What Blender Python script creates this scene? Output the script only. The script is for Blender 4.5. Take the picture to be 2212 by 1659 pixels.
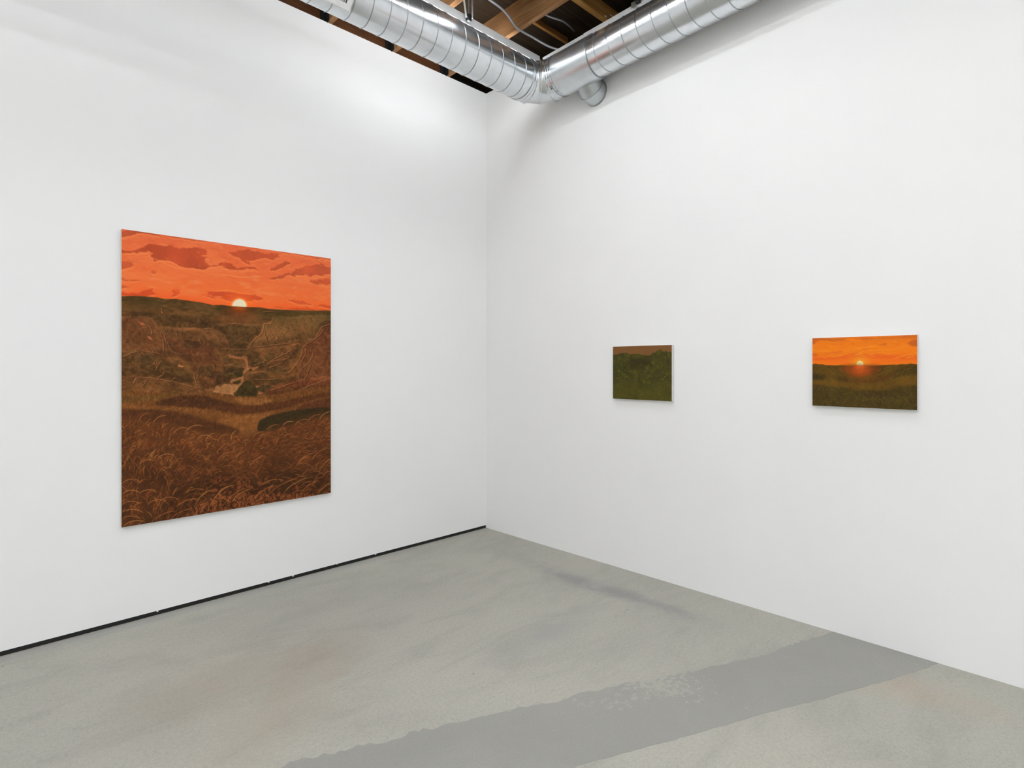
import bpy, bmesh, math, random
import numpy as np
from mathutils import Vector, Matrix

for o in list(bpy.data.objects):
    bpy.data.objects.remove(o)
C = bpy.context.scene.collection
S = bpy.context.scene

# ------------------------------------------------------------------ camera
# world: room corner at the origin, left wall is y = 0, right wall is x = 0, z up, metres
CAM = Vector((-3.8074, -4.2328, 1.6))
YAW = math.atan2(2362 - 1106, 1237)
cd = bpy.data.cameras.new('camera')
cd.sensor_width = 36.0
cd.lens = 36.0 * 1237 / 2212
cd.shift_y = -37.5 / 2212
cd.clip_start = 0.02
cam = bpy.data.objects.new('camera', cd)
cam.location = CAM
cam.rotation_euler = (math.pi / 2, 0, YAW - math.pi / 2)
C.objects.link(cam)
S.camera = cam

# ------------------------------------------------------------------ world, exposure
w = bpy.data.worlds.new('world')
S.world = w
w.use_nodes = True
w.node_tree.nodes['Background'].inputs[0].default_value = (0.6, 0.7, 0.8, 1)
w.node_tree.nodes['Background'].inputs[1].default_value = 0.05
S.view_settings.view_transform = 'Standard'
S.view_settings.look = 'None'
S.view_settings.exposure = 0.0
S.view_settings.gamma = 1.0
S.view_settings.use_curve_mapping = False
LAMP = 50.0            # emission of the linear lamps' diffusers
LCOL = (0.958, 0.985, 1.018, 1)
SLEFT, SFAR, SRIGHT = 0.50, 0.21, 1.3   # the lights above the duct, relative to LAMP

# ------------------------------------------------------------------ materials
def s2l(c):
    c = np.asarray(c, float) / 255.0
    return np.where(c <= 0.04045, c / 12.92, ((c + 0.055) / 1.055) ** 2.4)

def new_mat(name):
    m = bpy.data.materials.new(name)
    m.use_nodes = True
    nt = m.node_tree
    return m, nt, nt.nodes['Principled BSDF']

def N(nt, t, **kw):
    n = nt.nodes.new(t)
    for k, v in kw.items():
        if k in n.inputs:
            n.inputs[k].default_value = v
        else:
            setattr(n, k, v)
    return n

def ramp(nt, stops, interp='LINEAR'):
    n = nt.nodes.new('ShaderNodeValToRGB')
    n.color_ramp.interpolation = interp
    e = n.color_ramp.elements
    while len(e) > 1:
        e.remove(e[-1])
    e[0].position = stops[0][0]
    e[0].color = stops[0][1]
    for p, c in stops[1:]:
        x = e.new(p)
        x.color = c
    return n

def rgba(c, k=1.0):
    l = s2l(c) * k
    return (float(l[0]), float(l[1]), float(l[2]), 1.0)

def mixc(nt, fac, a, b, mode='MIX'):
    n = nt.nodes.new('ShaderNodeMix')
    n.data_type = 'RGBA'
    n.blend_type = mode
    for sock, v in ((n.inputs[0], fac), (n.inputs[6], a), (n.inputs[7], b)):
        if hasattr(v, 'is_output') or isinstance(v, bpy.types.NodeSocket):
            nt.links.new(v, sock)
        else:
            sock.default_value = v
    return n.outputs[2]

def mathn(nt, op, a, b=None, clamp=False):
    n = nt.nodes.new('ShaderNodeMath')
    n.operation = op
    n.use_clamp = clamp
    for i, v in enumerate((a, b)):
        if v is None:
            continue
        if isinstance(v, bpy.types.NodeSocket):
            nt.links.new(v, n.inputs[i])
        else:
            n.inputs[i].default_value = v
    return n.outputs[0]

def noise(nt, vec, scale, detail=4, rough=0.55, sc=(1, 1, 1), loc=(0, 0, 0), dist=0.0):
    mp = nt.nodes.new('ShaderNodeMapping')
    mp.inputs['Scale'].default_value = sc
    mp.inputs['Location'].default_value = loc
    nt.links.new(vec, mp.inputs['Vector'])
    n = nt.nodes.new('ShaderNodeTexNoise')
    n.inputs['Scale'].default_value = scale
    n.inputs['Detail'].default_value = detail
    n.inputs['Roughness'].default_value = rough
    n.inputs['Distortion'].default_value = dist
    nt.links.new(mp.outputs[0], n.inputs['Vector'])
    return n.outputs[0]

def objco(nt):
    return nt.nodes.new('ShaderNodeTexCoord').outputs['Object']

def plain(name, col, rough=0.5, metal=0.0, spec=0.5):
    m, nt, b = new_mat(name)
    v = objco(nt)
    n = noise(nt, v, 9.0, 3)
    r = ramp(nt, [(0.3, rgba(col, 0.94)), (0.7, rgba(col, 1.04))])
    nt.links.new(n, r.inputs[0])
    nt.links.new(r.outputs[0], b.inputs['Base Color'])
    b.inputs['Roughness'].default_value = rough
    b.inputs['Metallic'].default_value = metal
    b.inputs['Specular IOR Level'].default_value = spec
    return m

def wall_mat():
    m, nt, b = new_mat('white_wall_paint')
    v = objco(nt)
    n = noise(nt, v, 0.9, 3)
    r = ramp(nt, [(0.3, rgba((240, 240, 240))), (0.7, rgba((243, 243, 242)))])
    nt.links.new(n, r.inputs[0])
    nt.links.new(r.outputs[0], b.inputs['Base Color'])
    b.inputs['Roughness'].default_value = 0.75
    b.inputs['Specular IOR Level'].default_value = 0.25
    n2 = noise(nt, v, 220, 2)
    bp = nt.nodes.new('ShaderNodeBump')
    bp.inputs['Strength'].default_value = 0.03
    bp.inputs['Distance'].default_value = 0.002
    nt.links.new(n2, bp.inputs['Height'])
    nt.links.new(bp.outputs[0], b.inputs['Normal'])
    return m

def blob(nt, sep, cx, cy, ax, ay, rot, edge, wob):
    """soft stain of its own shape at (cx, cy) metres, semi axes ax, ay; returns a 0..1 mask"""
    c, s = math.cos(rot), math.sin(rot)
    dx = mathn(nt, 'SUBTRACT', sep.outputs[0], cx)
    dy = mathn(nt, 'SUBTRACT', sep.outputs[1], cy)
    u = mathn(nt, 'ADD', mathn(nt, 'MULTIPLY', dx, c / ax), mathn(nt, 'MULTIPLY', dy, s / ax))
    q = mathn(nt, 'ADD', mathn(nt, 'MULTIPLY', dx, -s / ay), mathn(nt, 'MULTIPLY', dy, c / ay))
    r2 = mathn(nt, 'ADD', mathn(nt, 'MULTIPLY', u, u), mathn(nt, 'MULTIPLY', q, q))
    r = mathn(nt, 'ADD', mathn(nt, 'SQRT', r2), wob)
    return mathn(nt, 'DIVIDE', mathn(nt, 'SUBTRACT', 1.0, r, True), edge, True)

def floor_mat():
    m, nt, b = new_mat('worn_concrete')
    v = objco(nt)
    big = noise(nt, v, 0.8, 5, 0.6, dist=0.6)
    mid = noise(nt, v, 2.6, 6, 0.65, sc=(0.6, 1.6, 1), dist=0.8)
    fine = noise(nt, v, 60, 4, 0.75)
    grit = noise(nt, v, 260, 2, 0.6)
    r1 = ramp(nt, [(0.30, rgba((170, 168, 158))), (0.5, rgba((176, 174, 163))), (0.72, rgba((181, 178, 167)))])
    nt.links.new(big, r1.inputs[0])
    r2 = ramp(nt, [(0.34, (0.90, 0.90, 0.90, 1)), (0.52, (1, 1, 1, 1)), (0.75, (1.03, 1.03, 1.02, 1))])
    nt.links.new(mid, r2.inputs[0])
    col = mixc(nt, 1.0, r1.outputs[0], r2.outputs[0], 'MULTIPLY')
    r3 = ramp(nt, [(0.34, (0.80, 0.80, 0.80, 1)), (0.5, (1, 1, 1, 1)), (0.68, (1.13, 1.13, 1.12, 1))])
    nt.links.new(fine, r3.inputs[0])
    col = mixc(nt, 0.55, col, r3.outputs[0], 'MULTIPLY')
    r4 = ramp(nt, [(0.36, (0.74, 0.74, 0.74, 1)), (0.5, (1, 1, 1, 1)), (0.66, (1.26, 1.26, 1.25, 1))])
    nt.links.new(grit, r4.inputs[0])
    col = mixc(nt, 0.5, col, r4.outputs[0], 'MULTIPLY')
    sep = nt.nodes.new('ShaderNodeSeparateXYZ')
    nt.links.new(v, sep.inputs[0])
    wob = mathn(nt, 'MULTIPLY', mathn(nt, 'SUBTRACT', noise(nt, v, 5.0, 6, 0.7, dist=1.0), 0.5), 1.6)
    # purple grey scuff running along the right wall
    for (cx, cy, ax, ay, ro, e, f, colr) in STAINS_AND_BAND:
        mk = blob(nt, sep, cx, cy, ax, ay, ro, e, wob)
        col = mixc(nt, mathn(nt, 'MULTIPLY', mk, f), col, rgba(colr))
    # small dark pits and pale flecks
    vo = nt.nodes.new('ShaderNodeTexVoronoi')
    vo.inputs['Scale'].default_value = 5.0
    nt.links.new(v, vo.inputs['Vector'])
    pit = mathn(nt, 'LESS_THAN', vo.outputs['Distance'], 0.035)
    sel = mathn(nt, 'GREATER_THAN', noise(nt, v, 3.1, 2), 0.58)
    col = mixc(nt, mathn(nt, 'MULTIPLY', mathn(nt, 'MULTIPLY', pit, sel), 0.5), col, rgba((120, 119, 112)))
    vo2 = nt.nodes.new('ShaderNodeTexVoronoi')
    vo2.inputs['Scale'].default_value = 11.0
    nt.links.new(v, vo2.inputs['Vector'])
    fl = mathn(nt, 'LESS_THAN', vo2.outputs['Distance'], 0.03)
    sel2 = mathn(nt, 'GREATER_THAN', noise(nt, v, 2.3, 2, loc=(4, 2, 0)), 0.55)
    col = mixc(nt, mathn(nt, 'MULTIPLY', mathn(nt, 'MULTIPLY', fl, sel2), 0.7), col, rgba((205, 204, 196)))
    nt.links.new(col, b.inputs['Base Color'])
    b.inputs['Roughness'].default_value = 0.62
    b.inputs['Specular IOR Level'].default_value = 0.3
    bp = nt.nodes.new('ShaderNodeBump')
    bp.inputs['Strength'].default_value = 0.12
    bp.inputs['Distance'].default_value = 0.003
    nt.links.new(fine, bp.inputs['Height'])
    nt.links.new(bp.outputs[0], b.inputs['Normal'])
    return m

def patch_mat():
    m, nt, b = new_mat('grey_repair_concrete')
    v = objco(nt)
    big = noise(nt, v, 1.6, 5, 0.6, dist=0.5)
    fine = noise(nt, v, 120, 3, 0.7)
    r1 = ramp(nt, [(0.3, rgba((152, 151, 145))), (0.7, rgba((160, 159, 152)))])
    nt.links.new(big, r1.inputs[0])
    r3 = ramp(nt, [(0.34, (0.9, 0.9, 0.9, 1)), (0.68, (1.08, 1.08, 1.08, 1))])
    nt.links.new(fine, r3.inputs[0])
    col = mixc(nt, 0.6, r1.outputs[0], r3.outputs[0], 'MULTIPLY')
    # flaked spots where the older, paler concrete shows through
    a = noise(nt, v, 1.15, 2, 0.5, loc=(2.2, 0.4, 0))
    f = noise(nt, v, 26, 6, 0.75)
    g1 = mathn(nt, 'MULTIPLY', mathn(nt, 'SUBTRACT', a, 0.50), 1.1)
    k = mathn(nt, 'GREATER_THAN', mathn(nt, 'ADD', f, g1), 0.685)
    col = mixc(nt, mathn(nt, 'MULTIPLY', k, 0.8), col, rgba((174, 172, 160)))
    nt.links.new(col, b.inputs['Base Color'])
    b.inputs['Roughness'].default_value = 0.55
    b.inputs['Specular IOR Level'].default_value = 0.3
    return m

def metal_mat(name, sc=(1, 1, 1), base=(222, 226, 229), r0=0.15, r1=0.28):
    m, nt, b = new_mat(name)
    v = objco(nt)
    n1 = noise(nt, v, 7.0, 6, 0.65, sc=sc, dist=1.0)
    n2 = noise(nt, v, 2.2, 4, 0.6, loc=(3, 1, 2), dist=1.6)
    cr = ramp(nt, [(0.3, rgba(base, 0.92)), (0.5, rgba(base, 0.99)), (0.7, rgba(base, 1.05))])
    nt.links.new(n1, cr.inputs[0])
    # dark smudges
    sm = ramp(nt, [(0.60, (1, 1, 1, 1)), (0.67, (0.80, 0.80, 0.80, 1)), (0.72, (1, 1, 1, 1))])
    nt.links.new(n2, sm.inputs[0])
    col = mixc(nt, 0.5, cr.outputs[0], sm.outputs[0], 'MULTIPLY')
    # rubbed scratches and handling marks
    n3 = noise(nt, v, 16.0, 5, 0.7, sc=(0.8, 0.8, 2.2), loc=(7, 3, 1), dist=2.0)
    sk = ramp(nt, [(0.62, (1, 1, 1, 1)), (0.66, (0.72, 0.73, 0.74, 1)), (0.70, (1, 1, 1, 1))])
    nt.links.new(n3, sk.inputs[0])
    col = mixc(nt, 0.4, col, sk.outputs[0], 'MULTIPLY')
    nt.links.new(col, b.inputs['Base Color'])
    b.inputs['Metallic'].default_value = 0.92
    rr = nt.nodes.new('ShaderNodeMapRange')
    rr.inputs['To Min'].default_value = r0
    rr.inputs['To Max'].default_value = r1
    nt.links.new(n2, rr.inputs['Value'])
    nt.links.new(rr.outputs[0], b.inputs['Roughness'])
    return m

def wood_mat(name, c0, c1, c2, along):
    m, nt, b = new_mat(name)
    v = objco(nt)
    sc = [9, 9, 9]
    sc[along] = 0.45
    n1 = noise(nt, v, 3.0, 6, 0.65, sc=tuple(sc), dist=1.2)
    n2 = noise(nt, v, 1.5, 3, 0.6)
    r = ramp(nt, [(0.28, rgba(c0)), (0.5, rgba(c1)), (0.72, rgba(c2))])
    nt.links.new(n1, r.inputs[0])
    r2 = ramp(nt, [(0.35, (0.72, 0.7, 0.68, 1)), (0.62, (1.05, 1.05, 1.05, 1))])
    nt.links.new(n2, r2.inputs[0])
    col = mixc(nt, 1.0, r.outputs[0], r2.outputs[0], 'MULTIPLY')
    vo = nt.nodes.new('ShaderNodeTexVoronoi')
    vo.inputs['Scale'].default_value = 2.6
    nt.links.new(v, vo.inputs['Vector'])
    kn = mathn(nt, 'LESS_THAN', vo.outputs['Distance'], 0.06)
    col = mixc(nt, mathn(nt, 'MULTIPLY', kn, 0.6), col, rgba((60, 34, 18)))
    nt.links.new(col, b.inputs['Base Color'])
    b.inputs['Roughness'].default_value = 0.7
    b.inputs['Specular IOR Level'].default_value = 0.25
    return m

def emit_mat(name, col, strength):
    m, nt, b = new_mat(name)
    b.inputs['Base Color'].default_value = (0.9, 0.9, 0.9, 1)
    b.inputs['Emission Color'].default_value = col
    b.inputs['Emission Strength'].default_value = strength
    return m

def paint_mat(name):
    m, nt, b = new_mat(name)
    a = nt.nodes.new('ShaderNodeAttribute')
    a.attribute_name = 'pigment'
    v = objco(nt)
    n = noise(nt, v, 420, 3)
    bp = nt.nodes.new('ShaderNodeBump')
    bp.inputs['Strength'].default_value = 0.08
    bp.inputs['Distance'].default_value = 0.001
    nt.links.new(n, bp.inputs['Height'])
    nt.links.new(bp.outputs[0], b.inputs['Normal'])
    nt.links.new(a.outputs['Color'], b.inputs['Base Color'])
    b.inputs['Roughness'].default_value = 0.75
    b.inputs['Specular IOR Level'].default_value = 0.12
    return m

STAINS_AND_BAND = [  # x, y, semi axes, turn, edge softness, strength, colour
    (-0.43, -1.75, 0.95, 0.16, 1.57, 0.9, 0.42, (148, 146, 146)),
    (-0.47, -1.42, 0.30, 0.13, 1.50, 0.8, 0.42, (132, 130, 131)),
    (-0.43, -1.93, 0.30, 0.12, 1.62, 0.8, 0.42, (132, 130, 131)),
    (-0.40, -2.28, 0.26, 0.08, 1.57, 0.8, 0.34, (136, 134, 134)),
    (-0.42, -0.80, 0.45, 0.13, 1.50, 1.0, 0.30, (146, 145, 146)),
    (-1.22, -1.93, 0.60, 0.16, 0.05, 1.0, 0.40, (152, 151, 152)),
    (-0.42, -3.58, 0.45, 0.20, 1.75, 1.0, 0.45, (182, 160, 140)),
    (-2.34, -1.25, 0.42, 0.28, 0.40, 1.0, 0.50, (164, 148, 133)),
    (-2.85, -1.15, 0.55, 0.32, 0.20, 1.0, 0.46, (168, 154, 138)),
    (-2.75, -1.60, 0.50, 0.30, 0.60, 1.0, 0.42, (170, 156, 140)),
    (-2.10, -0.62, 0.70, 0.16, 0.10, 1.0, 0.36, (150, 149, 140)),
    (-4.00, -0.06, 4.30, 0.055, 0.0, 0.5, 0.42, (160, 160, 162)),  # bluish grey band along the foot of the left wall
]
WALL = wall_mat()
FLOOR = floor_mat()
PATCH = patch_mat()
METAL = metal_mat('galvanised_steel')
METAL_S = metal_mat('galvanised_sleeve', base=(212, 217, 220), r0=0.24, r1=0.36)
METAL_T = metal_mat('dull_galvanised', base=(190, 195, 197), r0=0.34, r1=0.46)
METAL_D = metal_mat('galvanised_seam', base=(168, 172, 175), r0=0.25, r1=0.4)
WOOD_Y = wood_mat('joist_fir', (124, 86, 54), (160, 116, 76), (186, 144, 100), 1)
WOOD_X = wood_mat('blocking_fir', (150, 104, 50), (182, 132, 70), (200, 152, 88), 0)
WOOD_L = wood_mat('ledger_redwood', (72, 42, 20), (92, 56, 28), (108, 68, 36), 0)
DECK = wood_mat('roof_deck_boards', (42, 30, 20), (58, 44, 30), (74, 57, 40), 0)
BLACKM = plain('black_steel', (38, 40, 40), 0.5, 0.3)
BLACKR = plain('black_recess_shade', (22, 21, 20), 0.8)  # black tone standing in for shade inside recesses
WHITEM = plain('white_enamel', (226, 226, 226), 0.4)
ROD = plain('zinc_rod', (172, 178, 168), 0.35, 0.8)
CABLE = plain('grey_conduit', (172, 174, 180), 0.35, 0.6)
CANVAS = plain('canvas_edge', (222, 220, 216), 0.8)
PAPER = plain('beige_paper', (206, 200, 180), 0.8)
INK = plain('black_ink', (40, 40, 44), 0.7)
DARKSLOT = plain('dark_duct_inside', (60, 58, 52), 0.8)
LENS = emit_mat('lamp_diffuser', LCOL, LAMP)

# ------------------------------------------------------------------ mesh helpers
def obj(name, verts, faces, mat, parent=None, smooth=False):
    me = bpy.data.meshes.new(name)
    me.from_pydata([tuple(v) for v in verts], [], faces)
    me.update()
    bm = bmesh.new()
    bm.from_mesh(me)
    bmesh.ops.recalc_face_normals(bm, faces=bm.faces)
    bm.to_mesh(me)
    bm.free()
    if smooth:
        me.polygons.foreach_set('use_smooth', [True] * len(me.polygons))
        me.set_sharp_from_angle(angle=math.radians(28))
    me.materials.append(mat)
    o = bpy.data.objects.new(name, me)
    C.objects.link(o)
    if parent:
        o.parent = parent
        o.matrix_parent_inverse = Matrix.Translation(-parent.location)
    return o

def empty(name, loc):
    o = bpy.data.objects.new(name, None)
    o.location = loc
    o.empty_display_size = 0.1
    C.objects.link(o)
    return o

def tag(o, label=None, cat=None, group=None, kind=None):
    for k, v in (('label', label), ('category', cat), ('group', group), ('kind', kind)):
        if v:
            o[k] = v
    return o

class MB:
    def __init__(self):
        self.v, self.f = [], []
    def add(self, v, f):
        k = len(self.v)
        self.v += [tuple(p) for p in v]
        self.f += [tuple(i + k for i in q) for q in f]
        return self
    def box(self, a, b):
        x0, y0, z0 = a
        x1, y1, z1 = b
        return self.add([(x0, y0, z0), (x1, y0, z0), (x1, y1, z0), (x0, y1, z0),
                         (x0, y0, z1), (x1, y0, z1), (x1, y1, z1), (x0, y1, z1)],
                        [(0, 3, 2, 1), (4, 5, 6, 7), (0, 1, 5, 4), (1, 2, 6, 5), (2, 3, 7, 6), (3, 0, 4, 7)])
    def hexa(self, p):
        return self.add(p, [(0, 3, 2, 1), (4, 5, 6, 7), (0, 1, 5, 4), (1, 2, 6, 5), (2, 3, 7, 6), (3, 0, 4, 7)])
    def rings(self, rs, cap=True):
        n = len(rs[0])
        v, f = [], []
        for r in rs:
            v += r
        for i in range(len(rs) - 1):
            for j in range(n):
                a, b_ = i * n + j, i * n + (j + 1) % n
                f.append((a, b_, b_ + n, a + n))
        if cap:
            f.append(tuple(range(n))[::-1])
            f.append(tuple((len(rs) - 1) * n + j for j in range(n)))
        return self.add(v, f)
    def tube(self, pts, r, n=8, cap=True, closed=False):
        pts = [Vector(p) for p in pts]
        rs, up, m = [], None, len(pts)
        for i, p in enumerate(pts):
            if closed:
                t = pts[(i + 1) % m] - pts[i - 1]
            else:
                t = pts[min(i + 1, m - 1)] - pts[max(i - 1, 0)]
            t.normalize()
            if up is None:
                up = t.orthogonal().normalized()
            up = (up - t * up.dot(t)).normalized()
            s = t.cross(up)
            rad = r[i] if isinstance(r, (list, tuple)) else r
            rs.append([p + (up * math.cos(2 * math.pi * k / n) + s * math.sin(2 * math.pi * k / n)) * rad for k in range(n)])
        if closed:
            rs.append(rs[0])
            cap = False
        return self.rings(rs, cap)
    def build(self, name, mat, parent=None, smooth=False):
        return obj(name, self.v, self.f, mat, parent, smooth)

def bevel(o, w, seg=2):
    b = o.modifiers.new('bevel', 'BEVEL')
    b.width = w
    b.segments = seg
    b.limit_method = 'ANGLE'
    return o

def smooth_path(pts, n=8):
    P = [Vector(p) for p in pts]
    P = [P[0] * 2 - P[1]] + P + [P[-1] * 2 - P[-2]]
    out = []
    for i in range(1, len(P) - 2):
        for k in range(n):
            t = k / n
            a, b, c, d = P[i - 1], P[i], P[i + 1], P[i + 2]
            out.append(0.5 * ((2 * b) + (c - a) * t + (2 * a - 5 * b + 4 * c - d) * t * t + (3 * b - a - 3 * c + d) * t ** 3))
    out.append(P[-2])
    return out

# ------------------------------------------------------------------ room shell
XB, YB = -9.0, -10.0                     # far ends of the room behind the camera
WT = 4.311                               # top of the plasterboard walls
SL = 0.0404                              # fall of the roof towards the left wall
zj = lambda y: 4.316 - SL * y            # underside of the joists
JH = 0.235
zd = lambda y: zj(y) + JH                # underside of the roof deck

fl = MB().box((XB - .3, YB - .3, -0.1), (0.12, 0.3, 0.0)).build('floor', FLOOR)
tag(fl, 'worn beige grey concrete floor with stains and scuffs', None, kind='structure')

# repair strip across the slab, with a ragged far edge
rnd = random.Random(3)
PU = [(-5.655, -0.831), (-2.872, -1.95), (-2.797, -1.96), (-2.629, -2.047), (-2.551, -2.062), (-2.46, -2.13), (-2.368, -2.134), (-2.262, -2.193), (-2.132, -2.242), (-2.007, -2.292), (-1.919, -2.328), (-1.842, -2.374), (-1.729, -2.443), (-1.579, -2.47), (-1.498, -2.528), (-1.338, -2.591), (-1.183, -2.671), (-1.019, -2.757), (-0.917, -2.799), (-0.797, -2.85), (-0.678, -2.913), (-0.52, -2.976), (-0.381, -3.0), (-0.266, -3.044), (-0.001, -3.128)]
PL = [(-4.781, -1.559), (-2.037, -2.772), (-1.822, -2.866), (-1.558, -2.984), (-1.366, -3.067), (-1.119, -3.172), (-0.782, -3.327), (-0.31, -3.531), (-0.001, -3.649)]
def ragged(pts, amp, step, sd):
    r_ = random.Random(sd)
    out = []
    for (a, b_) in zip(pts[:-1], pts[1:]):
        a, b_ = Vector(a), Vector(b_)
        L = (b_ - a).length
        k = max(1, int(L / step))
        nrm = Vector((-(b_ - a).y, (b_ - a).x)).normalized()
        for i in range(k):
            p = a.lerp(b_, i / k) + nrm * r_.gauss(0, amp)
            out.append((p.x, p.y))
    out.append(tuple(pts[-1]))
    return out
up = ragged(PU, 0.006, 0.02, 5)
lo = ragged(PL, 0.0022, 0.03, 6)
bm = bmesh.new()
vs = [bm.verts.new((x, y, 0.0008)) for x, y in up + lo[::-1]]
f = bm.faces.new(vs)
ext = bmesh.ops.extrude_face_region(bm, geom=[f])
for e in ext['geom']:
    if isinstance(e, bmesh.types.BMVert):
        e.co.z = -0.01
bmesh.ops.triangulate(bm, faces=[q for q in bm.faces if len(q.verts) > 4])
bmesh.ops.recalc_face_normals(bm, faces=bm.faces)
me = bpy.data.meshes.new('concrete_patch')
bm.to_mesh(me)
bm.free()
me.materials.append(PATCH)
po = bpy.data.objects.new('concrete_patch', me)
C.objects.link(po)
po.parent = fl
po['label'] = 'smoother dark grey repair strip across the concrete'

GAP = 0.027
wl = MB().box((XB, 0.0, GAP), (0.0, 0.025, WT)).build('wall_left', WALL)
tag(wl, 'tall white plasterboard wall carrying the large sunset painting', None, kind='structure')
rc = MB().box((XB, 0.026, 0.0), (0.0, 0.05, WT - 0.1)).box((XB, 0.004, 0.0), (0.0, 0.026, GAP - 0.001)).build('gap_shade_1', BLACKR)  # nearly flush black filler, stands in for the shade of the gap
tag(rc, 'black strip standing in for the shade of the gap under the left white wall', None, kind='structure')
for x in (-2.14, -1.96, -1.60, -1.25, -2.85):
    r_ = random.Random(int(-x * 100))
    s_ = MB().box((x, -0.001, GAP - 0.004 - r_.random() * 0.006), (x + 0.006 + r_.random() * 0.008, 0.003, GAP)).build('plaster_drip', WHITEM, wl)
wr = MB().box((0.0, YB, 0.0), (0.025, 0.12, WT)).build('wall_right', WALL)
tag(wr, 'tall white wall carrying the two small paintings', None, kind='structure')
wb = MB().box((XB, YB - 0.025, 0.0), (0.025, YB, 4.75)).build('wall_back', WALL)
tag(wb, 'white wall behind the viewer', None, kind='structure')
ws = MB().box((XB - 0.025, YB, 0.0), (XB, 0.025, 4.75)).build('wall_side', WALL)
tag(ws, 'white side wall beyond the left edge of the view', None, kind='structure')

# roof: deck, joists, blocking, ledger
x0, x1, y0, y1 = XB - 0.3, 1.3, YB - 0.3, 0.9
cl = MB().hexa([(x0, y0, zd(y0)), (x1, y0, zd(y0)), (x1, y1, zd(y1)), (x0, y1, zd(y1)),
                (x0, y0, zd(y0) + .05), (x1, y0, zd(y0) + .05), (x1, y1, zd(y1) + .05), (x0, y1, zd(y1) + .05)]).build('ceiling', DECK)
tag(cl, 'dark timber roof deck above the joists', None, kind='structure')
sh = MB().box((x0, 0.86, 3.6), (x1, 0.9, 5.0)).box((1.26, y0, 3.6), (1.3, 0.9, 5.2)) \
    .box((0.03, 0.13, 3.8), (1.26, 0.86, 3.84)).box((0.03, y0, 3.8), (1.26, 0.13, 3.84)).build('wall_outer', BLACKR)  # coloured black to give the shade of the space above the walls
tag(sh, 'outer shell above the white walls, blackened for shade', None, kind='structure')
JW = 0.045
def joist(xr, ya=0.05, yb=YB):
    xl = xr - JW
    p = [(xl, yb, zj(yb)), (xr, yb, zj(yb)), (xr, ya, zj(ya)), (xl, ya, zj(ya)),
         (xl, yb, zd(yb)), (xr, yb, zd(yb)), (xr, ya, zd(ya)), (xl, ya, zd(ya))]
    j = bevel(MB().hexa(p).build('joist', WOOD_Y, cl), 0.003)
    if xr < 0:
        MB().box((xl - 0.034, 0.041, zj(0) - 0.02), (xl - 0.003, 0.05, zd(0))) \
            .box((xl - 0.004, -0.035, zj(0) - 0.01), (xl - 0.0005, 0.05, zd(0) - 0.04)) \
            .box((xr + 0.0005, -0.035, zj(0) + 0.07), (xr + 0.004, 0.05, zd(0) - 0.04)) \
            .box((xr + 0.003, 0.041, zj(0) + 0.065), (xr + 0.03, 0.05, zd(0))).build('joist_hanger', BLACKM, j)
    return j
for k in range(14):
    joist(-0.455 - 0.59 * k)
lb = bevel(MB().box((XB, 0.052, 4.2), (-0.46, 0.10, zd(0.1))).build('ledger_board', WOOD_L, cl), 0.003)
MB().box((-0.46, 0.32, 4.1), (1.2, 0.37, zd(0.35))).build('ledger_board', BLACKR, cl)  # board coloured black so the lit recess looks shaded
def block(xa, xb, y, h=0.14, wd=0.045, mat=WOOD_X, top=False):
    z0 = zj(y) + 0.004 if not top else zd(y) - h
    return bevel(MB().box((xa, y - wd, z0), (xb, y, z0 + h)).build('blocking', mat, cl), 0.003)
for (sx_, sz_, ra, rb) in ((0.030, 4.433, 0.022, 0.011), (-0.004, 4.434, 0.008, 0.008), (-0.070, 4.395, 0.014, 0.008)):
    m = MB().rings([[Vector((sx_ + k_ * (ra * math.cos(q * 0.5236) + 0.3 * rb * math.sin(q * 0.5236)), yy, sz_ + k_ * rb * math.sin(q * 0.5236))) for q in range(12)] for yy, k_ in ((-1.5018, 1.0), (-1.5035, 0.8))])
    m.build('paint_splash', WHITEM, cl)
bk = block(-0.455, 0.45, -1.452, 0.12, 0.05)
block(-0.455, 0.20, -0.86, 0.05, 0.03, WOOD_X, True)
for k in range(1, 13):
    block(-0.455 - 0.59 * k, -0.455 - 0.59 * k + 0.545, -5.2 + (k % 2) * 0.06)

# ------------------------------------------------------------------ ventilation duct
RL, YL, ZL = 0.162, -0.931, 3.967
RR, XR = 0.157, -0.224
zr = lambda y: 3.979 + SL * (YL - y)
RC = 0.20
PITCH = 0.1235
duct = empty('ventilation_duct', (XR, YL, 3.81))
tag(duct, 'shiny galvanised spiral air duct turning the corner under the timber ceiling', 'duct')
NS = 96
def ringL(x, r, yc=YL, zc=ZL, n=NS):
    return [Vector((x, yc + r * math.cos(2 * math.pi * k / n), zc + r * math.sin(2 * math.pi * k / n))) for k in range(n)]
def ringR(y, r, n=NS):
    return [Vector((XR + r * math.cos(2 * math.pi * k / n), y, zr(y) + r * math.sin(2 * math.pi * k / n))) for k in range(n)]
xe, ye = XR - RC, YL - RC
XS = XB + 0.02
m = MB().rings([ringL(XS + (xe - 0.03 - XS) * i / 40, RL) for i in range(41)])
pl = m.build('duct_pipe', METAL, duct, True)
def helixL(xa, xb, x0_):
    pts, st = [], 48
    k0 = math.ceil((xa - x0_) / PITCH * st)
    k1 = math.floor((xb - x0_) / PITCH * st)
    for k in range(k0, k1 + 1):
        a = 2 * math.pi * k / st
        pts.append((x0_ + PITCH * k / st, YL + (RL + .0005) * math.cos(a), ZL + (RL + .0005) * math.sin(a)))
    return pts
MB().tube(helixL(XS + .02, xe - 0.035, -0.989), 0.0032, 6).build('spiral_seam', METAL_D, pl, True)
y_end = YB + 0.02
y_j = -1.530
pr = MB().rings([ringR(y_j + (y_end - y_j) * i / 30, RR) for i in range(31)]).build('duct_pipe', METAL, duct, True)
pts = []
st = 48
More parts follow.
